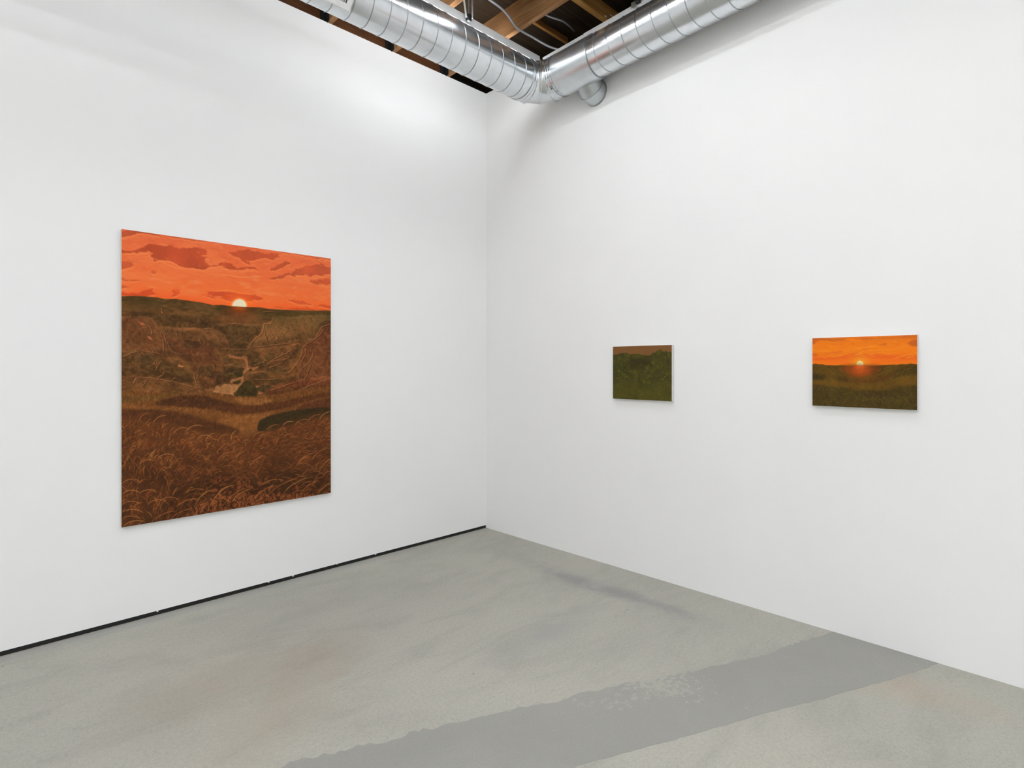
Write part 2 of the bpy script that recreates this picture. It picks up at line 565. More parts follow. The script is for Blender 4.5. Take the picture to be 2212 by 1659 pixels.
for k in range(int((-1.794 - y_j - 0.01) / PITCH * st) + 1, int((-1.794 - y_end - .03) / PITCH * st)):
    a = 2 * math.pi * k / st
    y = -1.794 - PITCH * k / st
    pts.append((XR + (RR + .0005) * math.cos(a), y, zr(y) + (RR + .0005) * math.sin(a)))
MB().tube(pts, 0.0032, 6).build('spiral_seam', METAL_D, pr, True)
# smooth sleeve between elbow and spiral pipe, with its end seam
ys = -1.185
sl = MB().rings([ringR(ys + (y_j - 0.01 - ys) * i / 6, RR + 0.006) for i in range(7)]).build('sleeve', METAL_S, duct, True)
MB().tube(ringR(y_j - 0.010, RR + 0.005), 0.0036, 6, closed=True).build('sleeve_seam', METAL_D, sl, True)
MB().tube(ringR(ys, RR + 0.005), 0.0034, 6, closed=True).build('sleeve_seam', METAL_D, sl, True)
# mitred elbow of four gores
cc = Vector((XR - RC, YL - RC, 0))       # centre of the bend
def ring_elbow(th, r, k=1.0):
    """ring in the plane through the bend axis at angle th (0 = left run, 90 = right run)"""
    c, s = math.cos(math.radians(th)), math.sin(math.radians(th))
    out = []
    t = th / 90.0
    zc = ZL * (1 - t) + zr(YL - RC) * t
    rr = RC * k
    for i in range(NS):
        a = 2 * math.pi * i / NS
        rad = rr + r * k * math.cos(a)
        out.append(Vector((cc.x + rad * s, cc.y + rad * c, zc + r * math.sin(a))))
    return out
kk = 1 / math.cos(math.radians(15))
RE = 0.163
el = MB().rings([ring_elbow(0, RE), ring_elbow(15, RE, kk), ring_elbow(45, RE, kk), ring_elbow(75, RE, kk), ring_elbow(90, RE)]).build('elbow', METAL, duct, True)
for th in (15, 45, 75):
    MB().tube(ring_elbow(th, RE + 0.002, kk), 0.0052, 8, closed=True).build('elbow_seam', METAL, el, True)
# collars at both ends of the elbow
cL = MB().rings([ringL(xe - 0.036, RL + 0.003), ringL(xe + 0.002, RL + 0.003)]).build('collar', METAL, duct, True)
MB().tube(ringL(xe - 0.034, RL + 0.003), 0.003, 6, closed=True).build('collar_seam', METAL_D, cL, True)
MB().tube(ringL(xe - 0.008, RL + 0.003), 0.003, 6, closed=True).build('collar_seam', METAL, cL, True)
cR = MB().rings([ringR(ye + 0.004, RR + 0.007), ringR(ys, RR + 0.004)]).build('collar', METAL, duct, True)
for q in (0.012, 0.032):
    MB().tube(ringR(ye - q, RR + 0.0065), 0.003, 6, closed=True).build('collar_seam', METAL if q < .02 else METAL_D, cR, True)
# screws
def screw(parent, p, nrm):
    n_ = Vector(nrm).normalized()
    p = Vector(p)
    MB().tube([p - n_ * 0.002, p + n_ * 0.002], 0.0026, 8).build('screw', INK, parent)
for a, y in ((250, ye - 0.045), (262, ye - 0.05)):
    a = math.radians(a)
    screw(cR, (XR + (RR + .006) * math.cos(a), y, zr(y) + (RR + .006) * math.sin(a)), (math.cos(a), 0, math.sin(a)))
# marked number on the collar
fc = bpy.data.curves.new('marking', 'FONT')
fc.body = '08'
fc.size = 0.030
fc.align_x = 'CENTER'
fc.align_y = 'CENTER'
fo = bpy.data.objects.new('marking_tmp', fc)
C.objects.link(fo)
dg = bpy.context.evaluated_depsgraph_get()
me = bpy.data.meshes.new_from_object(fo.evaluated_get(dg))
bpy.data.objects.remove(fo)
a = math.radians(232)
y = ye - 0.014
nrm = Vector((math.cos(a), 0, math.sin(a)))
ctr = Vector((XR, y, zr(y))) + nrm * (RR + 0.0085)
tx = Vector((-math.sin(a), 0, math.cos(a)))          # round the duct
ty = nrm.cross(tx)
M = Matrix((tx, ty, nrm)).transposed().to_4x4()
M.translation = ctr
me.transform(M)
me.materials.clear()
me.materials.append(INK)
mk = bpy.data.objects.new('marking', me)
C.objects.link(mk)
mk.parent = cR
# paper sticker on the sleeve
m = MB()
aa = [math.radians(140 + 30 * i / 6) for i in range(7)]
v, fcs = [], []
for i, a in enumerate(aa):
    dy = 0.012 * (1 - i / 6)
    for y in (-1.312 - dy * 0.3, -1.347 - dy):
        for r_ in (RR + 0.0042, RR + 0.0052):
            v.append((XR + r_ * math.cos(a), y, zr(y) + r_ * math.sin(a)))
for i in range(6):
    b_ = i * 4
    fcs += [(b_ + 1, b_ + 3, b_ + 7, b_ + 5), (b_, b_ + 4, b_ + 6, b_ + 2), (b_, b_ + 1, b_ + 5, b_ + 4), (b_ + 2, b_ + 6, b_ + 7, b_ + 3)]
m.add(v, fcs).build('paper_sticker', PAPER, duct)
# small take-off bend from the sleeve into the wall
tx0, ty0, tz0, tr, tb = -0.122, -1.358, 3.962, 0.103, 0.108
def ring_take(th, r, k=1.0):
    c, s = math.cos(math.radians(th)), math.sin(math.radians(th))
    out = []
    cx_, cz_ = tx0 + tb, tz0 - 0.0
    for i in range(48):
        a = 2 * math.pi * i / 48
        rad = (tb + r * math.cos(a)) * k
        out.append(Vector((cx_ - rad * c, ty0 + r * math.sin(a), cz_ - rad * s)))
    return out
tk = MB().rings([ring_take(0, tr), ring_take(22, tr, 1.04), ring_take(62, tr, 1.04), ring_take(90, tr)]).build('take_off_bend', METAL_T, duct, True)
for th in (22, 62):
    MB().tube(ring_take(th, tr + .001, 1.04), 0.003, 6, closed=True).build('bend_seam', METAL_D, tk, True)
zc_ = tz0 - tb
MB().rings([[Vector((x, ty0 + r_ * math.sin(2 * math.pi * i / 48), zc_ + r_ * math.cos(2 * math.pi * i / 48))) for i in range(48)]
            for x, r_ in ((-0.016, tr + .001), (-0.003, tr + .001), (-0.003, tr + 0.003), (-0.001, tr + 0.003))]).build('wall_collar', METAL_D, tk, True)
# supply register on the underside of the left pipe
an = math.radians(222)
nv = Vector((0, math.cos(an), math.sin(an)))
tv = Vector((0, -math.sin(an), math.cos(an)))        # towards the lower, wall side edge
xv = Vector((1, 0, 0))
RX1, RW, RT = -2.040, 0.62, 0.078                    # right end, length, half height
def plate(m, xa, xb, ta, tb_, na, nb):
    base = Vector((0, YL, ZL))
    p = []
    for nn in (na, nb):
        for (xx, tt) in ((xa, ta), (xb, ta), (xb, tb_), (xa, tb_)):
            p.append(base + xv * xx + tv * tt + nv * nn)
    return m.hexa(p)
rg = MB()
n0, n1 = RL - 0.035, RL + 0.016
fr = 0.034
XA = RX1 - RW
plate(rg, XA, RX1, RT - fr, RT, n1 - 0.008, n1)
plate(rg, XA, RX1, -RT, -RT + fr, n1 - 0.008, n1)
plate(rg, XA, XA + fr, -RT + fr, RT - fr, n1 - 0.008, n1)
plate(rg, RX1 - fr, RX1, -RT + fr, RT - fr, n1 - 0.008, n1)
reg = rg.build('supply_register', WHITEM, duct)
reg['label'] = 'white slatted supply register'
bevel(reg, 0.002)
bx = MB()
plate(bx, XA + 0.004, RX1 - 0.004, -RT + 0.004, RT - 0.004, n0, n0 + 0.004)
for (a, b_, c_, d_) in ((XA + .003, RX1 - .003, RT - .007, RT - .003), (XA + .003, RX1 - .003, -RT + .003, -RT + .007),
                        (XA + .003, XA + .007, -RT, RT), (RX1 - .007, RX1 - .003, -RT, RT)):
    plate(bx, a, b_, c_, d_, n0, n1 - 0.008)
bx.build('register_boot', WHITEM, reg)
db = MB()
plate(db, XA + fr - .01, RX1 - fr + .01, -RT + fr - .01, RT - fr + .01, n0 + 0.005, n0 + 0.007)
db.build('register_damper', DARKSLOT, reg)
nsl = int((RW - 2 * fr) / 0.0135)
for i in range(nsl):
    x = RX1 - fr - 0.010 - i * 0.0135
    sm = MB()
    plate(sm, x - 0.0015, x + 0.0015, -RT + fr - .004, RT - fr + .004, n1 - 0.022, n1 - 0.003)
    sm.build('slat', WHITEM, reg)

# ------------------------------------------------------------------ linear lights above the duct
tL = empty('linear_light', (-0.26, YL, 4.14))
tag(tL, 'long white linear light hung above the left run of duct', 'light')
bevel(MB().box((XB + .1, YL - 0.03, 4.151), (-0.255, YL + 0.03, 4.215)).build('housing', WHITEM, tL), 0.003)
for xa, xb, pw in ((-1.60, -0.27, SLEFT), (XB + .12, -1.62, SFAR)):
    # diffuser wraps the lower edge and the side that faces the wall
    MB().box((xa, YL - 0.022, 4.145), (xb, YL + 0.036, 4.1505)).box((xa, YL + 0.0305, 4.1505), (xb, YL + 0.036, 4.198)) \
        .build('diffuser', emit_mat('strip_diffuser', LCOL, LAMP * pw), tL)
def hanger(parent, x, y, z, ztop, turn):
    ox = 0.030 if turn else 0.0
    m = MB().tube([(x - ox, y, z + 0.03), (x - ox, y, ztop)], 0.0055, 8)
    m.build('hanger_rod', ROD, parent, True)
    b_ = MB()
    b_.box((x - 0.016 - ox, y - 0.016, z - 0.014), (x + 0.016 - ox, y + 0.016, z + 0.036))
    bevel(b_.build('clip', BLACKM, parent), 0.004)
    d_ = 0.036
    if turn:
        MB().box((x - d_, y + 0.016, z - 0.030), (x - d_ + 0.004, y + 0.055, z + 0.012)).box((x - d_, y + 0.016, z + 0.008), (x + d_, y + 0.055, z + 0.012)).build('bracket', ROD, parent)
xh = -1.055
hanger(tL, xh, YL - 0.05, 4.175, zj(YL) + 0.05, False)
hanger(tL, xh - 1.77, YL - 0.05, 4.175, zj(YL) + 0.05, False)
tR = empty('linear_light', (XR, -1.0, 4.12))
tag(tR, 'slim white linear light hung above the right run of duct', 'light')
RMAT = emit_mat('strip_diffuser_right', LCOL, LAMP * SRIGHT)
zt = lambda y: 4.214 + SL * (-1.4 - y)
for (ya, yb) in ((-0.985, -1.415), (-1.417, y_end)):
    p = []
    dz = 0.0 if ya > -1 else 0.004
    for zz in (-0.06, dz):
        p += [(XR - 0.025, yb, zt(yb) + zz), (XR + 0.025, yb, zt(yb) + zz), (XR + 0.025, ya, zt(ya) + zz), (XR - 0.025, ya, zt(ya) + zz)]
    bevel(MB().hexa(p).build('housing', WHITEM, tR), 0.003)
    p = []
    for zz in (-0.066, -0.0605):
        p += [(XR - 0.02, yb + .01, zt(yb) + zz), (XR + 0.02, yb + .01, zt(yb) + zz), (XR + 0.02, ya - .01, zt(ya) + zz), (XR - 0.02, ya - .01, zt(ya) + zz)]
    MB().hexa(p).build('diffuser', RMAT, tR)
hanger(tR, XR - 0.012, -1.93, zt(-1.93) - 0.002, zd(-1.93), True)
hanger(tR, XR - 0.012, -3.9, zt(-3.9) - 0.002, zd(-3.9), True)

# ------------------------------------------------------------------ conduits
# white ribbed flexible conduit feeding the left light
base = [(xh - 0.028, YL - 0.055, 4.178), (xh - 0.040, YL - 0.058, 4.23), (xh - 0.058, YL - 0.065, 4.29), (xh - 0.060, YL - 0.072, 4.35), (xh - 0.045, YL - 0.075, 4.42), (xh - 0.03, YL - 0.07, 4.52)]
P = smooth_path(base, 24)
rad = [0.0062 + 0.0016 * (1 if (i % 3) == 0 else -0.4) for i in range(len(P))]
fcd = MB().tube(P, rad, 10).build('flexible_conduit', WHITEM, None, True)
tag(fcd, 'white ribbed flexible conduit beside the rod of the left light', 'conduit')
P = smooth_path([(xh + 0.026, YL - 0.058, 4.19), (xh + 0.028, YL - 0.058, 4.28), (xh + 0.025, YL - 0.06, 4.40), (xh + 0.02, YL - 0.06, 4.54)], 20)
fc2 = MB().tube(P, [0.007 + 0.0014 * (i % 2) for i in range(len(P))], 10).build('flexible_conduit', CABLE, None, True)
tag(fc2, 'grey flexible conduit running straight down close to the left light rod', 'conduit')
P = smooth_path([(-0.955, -1.01, 4.4), (-0.902, -1.044, 4.36), (-0.826, -1.065, 4.335), (-0.744, -1.057, 4.325), (-0.643, -1.019, 4.32), (-0.579, -1.002, 4.31), (-0.512, -1.004, 4.3), (-0.416, -1.026, 4.285), (-0.325, -1.055, 4.26), (-0.257, -1.086, 4.24), (-0.206, -1.142, 4.215)], 12)
c1 = MB().tube(P, 0.0085, 10).build('armoured_cable', CABLE, None, True)
tag(c1, 'long grey armoured cable sagging below the joist to the right light', 'cable')
P = smooth_path([(-0.334, -1.053, 4.52), (-0.284, -1.069, 4.5), (-0.227, -1.11, 4.48), (-0.164, -1.142, 4.47), (-0.065, -1.125, 4.48), (0.089, -1.054, 4.53)], 12)
c2 = MB().tube(P, 0.0085, 10).build('armoured_cable', CABLE, None, True)
tag(c2, 'short grey armoured cable curving up in the dark bay behind the joist', 'cable')

# ------------------------------------------------------------------ linear lamps (above and behind the view), with added fill lamps
def lamp(a, b, label, power=1.0, wd=0.045):
    a, b = Vector(a), Vector(b)
    d_ = (b - a)
    L = d_.length
    t = d_.normalized()
    s = Vector((-t.y, t.x, 0))
    ctr = (a + b) / 2
    e = empty('linear_lamp', ctr)
    tag(e, label, 'lamp', 'linear lamps hung from the joists')
    def slab(m, w_, z0_, z1_, l_):
        p = []
        for zz in (z0_, z1_):
            for (i, j) in ((-1, -1), (1, -1), (1, 1), (-1, 1)):
                q = ctr + t * (i * l_ / 2) + s * (j * w_)
                p.append((q.x, q.y, q.z + zz))
        return m.hexa(p)
    bevel(slab(MB(), wd + 0.008, 0.008, 0.06, L).build('housing', WHITEM, e), 0.004)
    mt = LENS
    if power != 1.0:
        mt = emit_mat('lamp_diffuser', LCOL, LAMP * power)
    slab(MB(), wd, 0.0, 0.007, L - 0.02).build('diffuser', mt, e)
    for k in (-0.4, 0.4):
        q = ctr + t * (k * L)
        MB().tube([(q.x, q.y, q.z + 0.06), (q.x, q.y, zd(q.y))], 0.004, 6).build('hanger_rod', ROD, e)
LZ = 4.26
lamp((-1.15, -1.30, LZ - .02), (-1.15, -1.95, LZ), 'short unseen lamp added near the corner to brighten it, just above the top of the frame', 0.72)  # added lamp, lifts the brightness of both walls near the corner
lamp((-1.15, -2.05, LZ), (-1.15, -3.60, LZ + .06), 'linear lamp hung nearest the right wall, just above the top of the frame', 0.20)
lamp((-1.15, -3.80, LZ + .07), (-1.15, -9.40, LZ + 0.25), 'linear lamp hung nearest the right wall, beside and behind the viewer', 0.08)
lamp((-1.80, -1.50, LZ), (-1.80, -3.60, LZ + .08), 'linear lamp hung second from the right wall, just above the top of the frame', 0.58)
lamp((-1.80, -3.80, LZ + .08), (-1.80, -9.40, LZ + 0.25), 'linear lamp hung second from the right wall, beside and behind the viewer', 0.26)
lamp((-2.05, -2.30, LZ), (-8.60, -2.30, LZ), 'linear lamp hung along the left wall, out of view above the frame', 0.30)
lamp((-2.30, -3.60, LZ), (-8.60, -3.60, LZ), 'linear lamp hung second from the left wall, out of view above the frame', 0.80)
lamp((-4.60, -4.60, LZ + .1), (-4.60, -9.40, LZ + .25), 'unseen fill lamp added over the middle of the room behind the viewer', 1.70)  # added fill light, evens out the wall brightness from behind
lamp((-6.80, -4.60, LZ + .1), (-6.80, -9.40, LZ + .25), 'unseen fill lamp added near the side wall behind the viewer', 1.70)  # second added fill light behind the camera


# ------------------------------------------------------------------ paintings
def lattice(h, w, n, rs):
    """smooth value noise, n cells across"""
    ny, nx = max(2, int(round(n * h / w))) + 3, int(n) + 3
    g = rs.rand(ny, nx)
    yy = np.linspace(0, ny - 3.001, h)
    xx = np.linspace(0, nx - 3.001, w)
    iy, ix = yy.astype(int), xx.astype(int)
    fy, fx = yy - iy, xx - ix
    fy, fx = fy * fy * (3 - 2 * fy), fx * fx * (3 - 2 * fx)
    a = g[iy][:, ix]
    b = g[iy][:, ix + 1]
    c = g[iy + 1][:, ix]
    d = g[iy + 1][:, ix + 1]
    fx = fx[None, :]
    fy = fy[:, None]
    return (a * (1 - fx) + b * fx) * (1 - fy) + (c * (1 - fx) + d * fx) * fy

def fbm(h, w, n, rs, octv=5, gain=0.55, sy=1.0):
    out, amp, tot = np.zeros((h, w)), 1.0, 0.0
    for o in range(octv):
        nn = n * 2 ** o
        if nn > w / 1.5:
            break
        big = lattice(h, w, nn, rs) if sy == 1.0 else stretch_noise(h, w, nn, sy, rs)
        out += amp * big
        tot += amp
        amp *= gain
    return out / tot

def stretch_noise(h, w, n, sy, rs):
    """n cells across, cells sy times flatter than wide"""
    ny, nx = int(n * h / w * sy) + 4, int(n) + 4
    g = rs.rand(ny, nx)
    yy = np.linspace(0, ny - 3.001, h)
    xx = np.linspace(0, nx - 3.001, w)
    iy, ix = yy.astype(int), xx.astype(int)
    fy, fx = yy - iy, xx - ix
    fy, fx = fy * fy * (3 - 2 * fy), fx * fx * (3 - 2 * fx)
    fx = fx[None, :]
    fy = fy[:, None]
    return (g[iy][:, ix] * (1 - fx) + g[iy][:, ix + 1] * fx) * (1 - fy) + (g[iy + 1][:, ix] * (1 - fx) + g[iy + 1][:, ix + 1] * fx) * fy

def homog(src, dst):
    A, B = [], []
    for (x, y), (u, v) in zip(src, dst):
        A.append([x, y, 1, 0, 0, 0, -u * x, -u * y])
        B.append(u)
        A.append([0, 0, 0, x, y, 1, -v * x, -v * y])
        B.append(v)
    hh = np.linalg.solve(np.array(A, float), np.array(B, float))
    return np.append(hh, 1).reshape(3, 3)

def cat(pts, n=5, closed=False):
    """Catmull-Rom curve through the points"""
    p = np.array(pts, float)
    if len(p) < 3:
        return p
    p = np.vstack([p[-1:], p, p[:2]]) if closed else np.vstack([p[:1] * 2 - p[1:2], p, p[-1:] * 2 - p[-2:-1]])
    out = []
    for i in range(1, len(p) - 2):
        for k in range(n):
            t = k / n
            a, b, c, d = p[i - 1:i + 3]
            out.append(0.5 * (2 * b + (c - a) * t + (2 * a - 5 * b + 4 * c - d) * t * t + (3 * b - a - 3 * c + d) * t ** 3))
    if not closed:
        out.append(p[-2])
    return np.array(out)

class Pic:
    """a picture painted in flat pigment; features are given in the survey coordinates in which
    its four corners (top left, top right, bottom right, bottom left) were measured"""
    def __init__(self, W, H, corners, seed):
        self.W, self.H = W, H
        self.rs = np.random.RandomState(seed)
        self.Hm = homog(corners, [(0, 0), (W - 1, 0), (W - 1, H - 1), (0, H - 1)])
        inv = np.linalg.inv(self.Hm)
        u, v = np.meshgrid(np.arange(W), np.arange(H))
        q = inv @ np.stack([u.ravel(), v.ravel(), np.ones(W * H)])
        self.X = (q[0] / q[2]).reshape(H, W)
        self.Y = (q[1] / q[2]).reshape(H, W)
        self.c = np.zeros((H, W, 3))
        self.wx = fbm(H, W, 24, self.rs, 5, 0.6) - 0.5
        self.wy = fbm(H, W, 24, self.rs, 5, 0.6) - 0.5
    def to(self, pts):
        p = np.array(pts, float)
        q = self.Hm @ np.stack([p[:, 0], p[:, 1], np.ones(len(p))])
        return q[0] / q[2], q[1] / q[2]
    def blur(self, m, k):
        for ax in (0, 1):
            for _ in range(2):
                p = np.pad(m, [(k + 1, k) if a == ax else (0, 0) for a in (0, 1)], mode='edge')
                cs = np.cumsum(p, axis=ax)
                n = m.shape[ax]
                hi = np.take(cs, np.arange(2 * k + 1, 2 * k + 1 + n), axis=ax)
                lo_ = np.take(cs, np.arange(0, n), axis=ax)
                m = (hi - lo_) / (2 * k + 1)
        return m
    def poly(self, pts, warp=3.0, soft=1, curve=True):
        X, Y = self.X + self.wx * warp * 2, self.Y + self.wy * warp * 2
        p = cat(pts, 4, True) if curve else np.array(pts, float)
        x0_, x1_ = p[:, 0].min() - warp * 2, p[:, 0].max() + warp * 2
        y0_, y1_ = p[:, 1].min() - warp * 2, p[:, 1].max() + warp * 2
        m = np.zeros((self.H, self.W))
        sel = (self.X > x0_) & (self.X < x1_) & (self.Y > y0_) & (self.Y < y1_)
        xs, ys_ = X[sel], Y[sel]
        ins = np.zeros(xs.shape, bool)
        n = len(p)
        j = n - 1
        for i in range(n):
            xi, yi = p[i]
            xj, yj = p[j]
            if yi != yj:
                cnd = ((yi > ys_) != (yj > ys_)) & (xs < (xj - xi) * (ys_ - yi) / (yj - yi) + xi)
                ins ^= cnd
            j = i
        m[sel] = ins
        return self.blur(m, soft) if soft else m
    def fill(self, m, col, tex=None):
        col = np.array(col, float)
        if tex is not None:
            col = col[None, None, :] * tex[..., None]
        self.c += (col - self.c) * np.clip(m, 0, 1)[..., None]
    def below(self, line, warp=2.0, soft=1.0):
        """mask of everything under a skyline"""
        p = np.array(line, float)
        X = self.X + self.wx * warp * 2
        y = np.interp(X, p[:, 0], p[:, 1]) + self.wy * warp
        return np.clip((self.Y - y) / soft + 0.5, 0, 1)
    def stroke(self, pts, col, r=0.7, a=1.0, fade=True):
        """thin brush line; r is its half width in pixels of the canvas grid"""
        x, y = self.to(pts)
        seg = np.hypot(np.diff(x), np.diff(y))
        L = seg.sum()
        if not np.isfinite(L) or L < 1:
            return
        t = np.concatenate([[0], np.cumsum(seg)]) / L
        n = int(L * 1.6) + 2
        s = np.linspace(0, 1, n)
        x, y = np.interp(s, t, x), np.interp(s, t, y)
        al = np.full(n, a)
        if fade:
            al = a * np.clip(np.minimum(s * 5, (1 - s) * 4) + 0.15, 0, 1)
        ix, iy = np.floor(x).astype(int), np.floor(y).astype(int)
        R = int(math.ceil(r + 0.5))
        acc = {}
        for dy in range(-R + 1 - 1, R + 1):
            for dx in range(-R + 1 - 1, R + 1):
                jx, jy = ix + dx, iy + dy
                ok = (jx >= 0) & (jx < self.W) & (jy >= 0) & (jy < self.H)
                dd = np.hypot(jx - x, jy - y)
                cv = np.clip(r + 0.5 - dd, 0, 1) * al
                ok &= cv > 0.02
                if ok.any():
                    acc.setdefault('x', []).append(jx[ok])
                    acc.setdefault('y', []).append(jy[ok])
                    acc.setdefault('a', []).append(cv[ok])
        if not acc:
            return
        jx, jy, cv = np.concatenate(acc['x']), np.concatenate(acc['y']), np.concatenate(acc['a'])
        o_ = np.argsort(cv, kind='stable')          # strongest cover wins where samples overlap
        jx, jy, cv = jx[o_], jy[o_], cv[o_]
        buf = self._buf
        buf[jy, jx] = cv
        idx = np.unique(jy * self.W + jx)
        jy, jx = idx // self.W, idx % self.W
        av = buf[jy, jx][:, None]
        self.c[jy, jx] += (np.array(col, float) - self.c[jy, jx]) * av
    @property
    def _buf(self):
        if not hasattr(self, '_b'):
            self._b = np.zeros((self.H, self.W))
        return self._b
    def blade(self, bx_, by_, L, a0, bend, col, r=0.6, a=1.0, n=9):
        ang = math.radians(a0)
        x, y = bx_, by_
        pts = [(x, y)]
        for i in range(n):
            x += math.cos(ang) * L / n
            y -= math.sin(ang) * L / n
            pts.append((x, y))
            ang -= math.radians(bend) / n
        self.stroke(pts, col, r, a)

def jit(rg, col, k):
    f = 1 + rg.uniform(-k, k)
    return [min(255, max(0, c * f + rg.uniform(-4, 4))) for c in col]

# ---- the large sunset over a rocky valley
def paint_large():
    A = lambda pts: [(240 + x / 4.366, 480 + y / 4.366) for x, y in pts]
    B = lambda pts: [(240 + x / 4.424, 840 + y / 4.424) for x, y in pts]
    P = Pic(520, 690, [(263, 494), (714.5, 558.5), (715, 1065), (262.5, 1139)], 11)
    rs = P.rs
    rg = random.Random(8)
    H, W = P.H, P.W
    f1 = fbm(H, W, 4, rs, 6, 0.55)
    f2 = fbm(H, W, 14, rs, 5, 0.6)
    f3 = fbm(H, W, 90, rs, 3, 0.7)
    st1 = fbm(H, W, 5, rs, 5, 0.6, sy=3.0)
    st2 = fbm(H, W, 16, rs, 4, 0.6, sy=3.0)
    st3 = fbm(H, W, 34, rs, 3, 0.65, sy=2.4)
    hor = A([(60, 693), (105, 695), (230, 690), (430, 705), (500, 722), (620, 722), (780, 745), (870, 758), (960, 780), (1050, 778), (1140, 790), (1280, 798), (1400, 802), (1480, 815), (1600, 825), (1720, 830), (1900, 834), (2070, 835), (2120, 836)])
    hy_ = np.interp(P.X, [p[0] for p in hor], [p[1] for p in hor])
    top = 494 + (P.X - 263) * (64.5 / 451.5)
    t = np.clip((P.Y - top) / (hy_ - top), 0, 1)
    # sky
    sky = np.array([229, 106, 64.])[None, None] * (1 - t[..., None]) + np.array([240, 112, 52.])[None, None] * t[..., None]
    P.c[:] = sky
    k = np.clip((st1 - 0.45) * 3.2, 0, 1)
    P.fill(k * 0.55, (242, 132, 74))
    k = np.clip((st2 - 0.52) * 4, 0, 1) * np.clip(1 - t, .25, 1)
    P.fill(k * 0.5, (213, 92, 58))
    k = np.clip((st2 - 0.56) * 5, 0, 1)
    P.fill(k * 0.45, (247, 146, 82))
    P.fill(np.clip((st3 - .55) * 6, 0, 1) * np.clip(1.1 - t, 0, 1) * .35, (214, 94, 58))
    # red band over the hills
    P.fill(np.clip((t - 0.82) * 5, 0, 1) * 0.6, (238, 84, 34))
    clouds = [
        ([(60, 262), (250, 255), (350, 215), (520, 215), (620, 235), (720, 240), (860, 255), (930, 300), (880, 340), (900, 390), (1010, 405), (1060, 370), (1150, 390), (1200, 420), (1330, 425), (1420, 460), (1300, 446), (1100, 440), (960, 420), (800, 446), (640, 402), (500, 365), (400, 345), (350, 290), (60, 300)], (190, 76, 44), .92, 2.2, 1),
        ([(1070, 282), (1200, 268), (1400, 275), (1560, 300), (1575, 340), (1440, 332), (1310, 362), (1330, 412), (1250, 372), (1150, 320)], (194, 80, 47), .85, 2.4, 1),
        ([(1490, 445), (1600, 380), (1650, 368), (1695, 402), (1600, 432), (1500, 455)], (196, 82, 47), .8, 2, 1),
        ([(1470, 522), (1640, 490), (1800, 440), (1850, 420), (1950, 403), (2110, 440), (2110, 492), (1900, 502), (1700, 512), (1600, 535)], (194, 82, 50), .85, 2.2, 1),
        ([(1880, 552), (2110, 538), (2110, 585), (1950, 577)], (198, 82, 48), .8, 1.6, 1),
        ([(60, 50), (105, 65), (300, 90), (480, 120), (400, 138), (300, 108), (60, 135)], (190, 82, 50), .85, 2, 1),
        ([(480, 110), (860, 160), (1050, 188), (1000, 200), (800, 175), (600, 140)], (204, 92, 56), .7, 1.6, 1),
        ([(60, 380), (180, 385), (215, 410), (160, 440), (60, 448)], (196, 82, 48), .8, 1.8, 1),
        ([(380, 440), (430, 438), (445, 470), (400, 478)], (200, 86, 50), .7, 1.5, 1),
        ([(60, 522), (270, 536), (240, 545), (60, 546)], (200, 82, 46), .7, .8, 0),
        ([(60, 585), (195, 598), (60, 622)], (204, 82, 46), .7, 1.0, 0),
        ([(60, 655), (250, 660), (330, 640), (400, 625), (390, 660), (420, 690), (60, 690)], (206, 70, 34), .7, 1.6, 1),
        ([(520, 695), (600, 680), (570, 640), (640, 615), (660, 640), (620, 690), (560, 702)], (212, 76, 36), .7, 1.5, 1),
        ([(830, 702), (920, 660), (1050, 654), (1200, 672), (1350, 688), (1445, 715), (1400, 735), (1300, 740), (1100, 735), (950, 712)], (208, 70, 38), .75, 1.2, 1),
        ([(1640, 733), (1780, 742), (1900, 772), (1750, 765)], (208, 74, 40), .6, 1.0, 0),
        ([(1950, 778), (2110, 788), (2110, 815), (2000, 805)], (204, 70, 40), .7, 1.0, 0),
        ([(1480, 790), (1700, 800), (1950, 820), (1700, 822)], (214, 70, 34), .6, 1.0, 0),
        ([(1590, 270), (1800, 300), (2110, 345), (2110, 365), (1900, 340), (1650, 300)], (206, 94, 58), .6, 1.6, 1)]
    for pts, col, a, wp, so in clouds:
        mk_ = P.poly(A(pts), wp * 3.2, so)
        mk2 = P.blur(mk_, 4)
        edge = np.clip((mk_ * .55 + mk2 * .75 - 0.46 + (st2 - .5) * 1.5 + (st3 - .5) * 1.3) * 2.2, 0, 1) * np.clip(mk2 * 4, 0, 1)
        P.fill(edge * a, col, 0.86 + 0.28 * f2)
        # lit fringe under the cloud
        sh_ = np.clip(np.roll(edge, 4, axis=0) - edge, 0, 1)
        P.fill(sh_ * 0.4, (246, 146, 80))
    for pts, col in (([(1000, 490), (1100, 498), (1200, 515), (1320, 515), (1460, 505)], (248, 168, 90)), ([(1880, 535), (1980, 520), (2070, 515)], (246, 160, 92)),
                     ([(300, 330), (360, 320), (480, 375), (620, 430), (700, 440)], (246, 150, 84)), ([(950, 645), (1100, 640), (1250, 670), (1400, 690)], (250, 150, 70)),
                     ([(130, 300), (340, 292), (380, 340)], (246, 148, 84)), ([(900, 400), (1000, 440), (1200, 450), (1430, 470)], (246, 140, 80))):
        P.stroke(A(pts), col, 1.0, 0.55)
    sx, sy_ = 240 + 1210 / 4.366, 480 + 790 / 4.366
    d = np.hypot((P.X - sx) / 30, (P.Y - sy_) / 24)
    P.fill(np.exp(-d * d) * 0.9, (252, 112, 40))
    d = np.hypot((P.X - sx) / 15.6, (P.Y - (480 + 788 / 4.366)) / 15.2)
    P.fill(np.clip((1.28 - d) * 4, 0, 1) * .6, (255, 176, 84))
    P.fill(np.clip((1 - d) * 14, 0, 1), (238, 224, 190))
    # far hills
    g = P.below(hor, 1.2, 1.2)
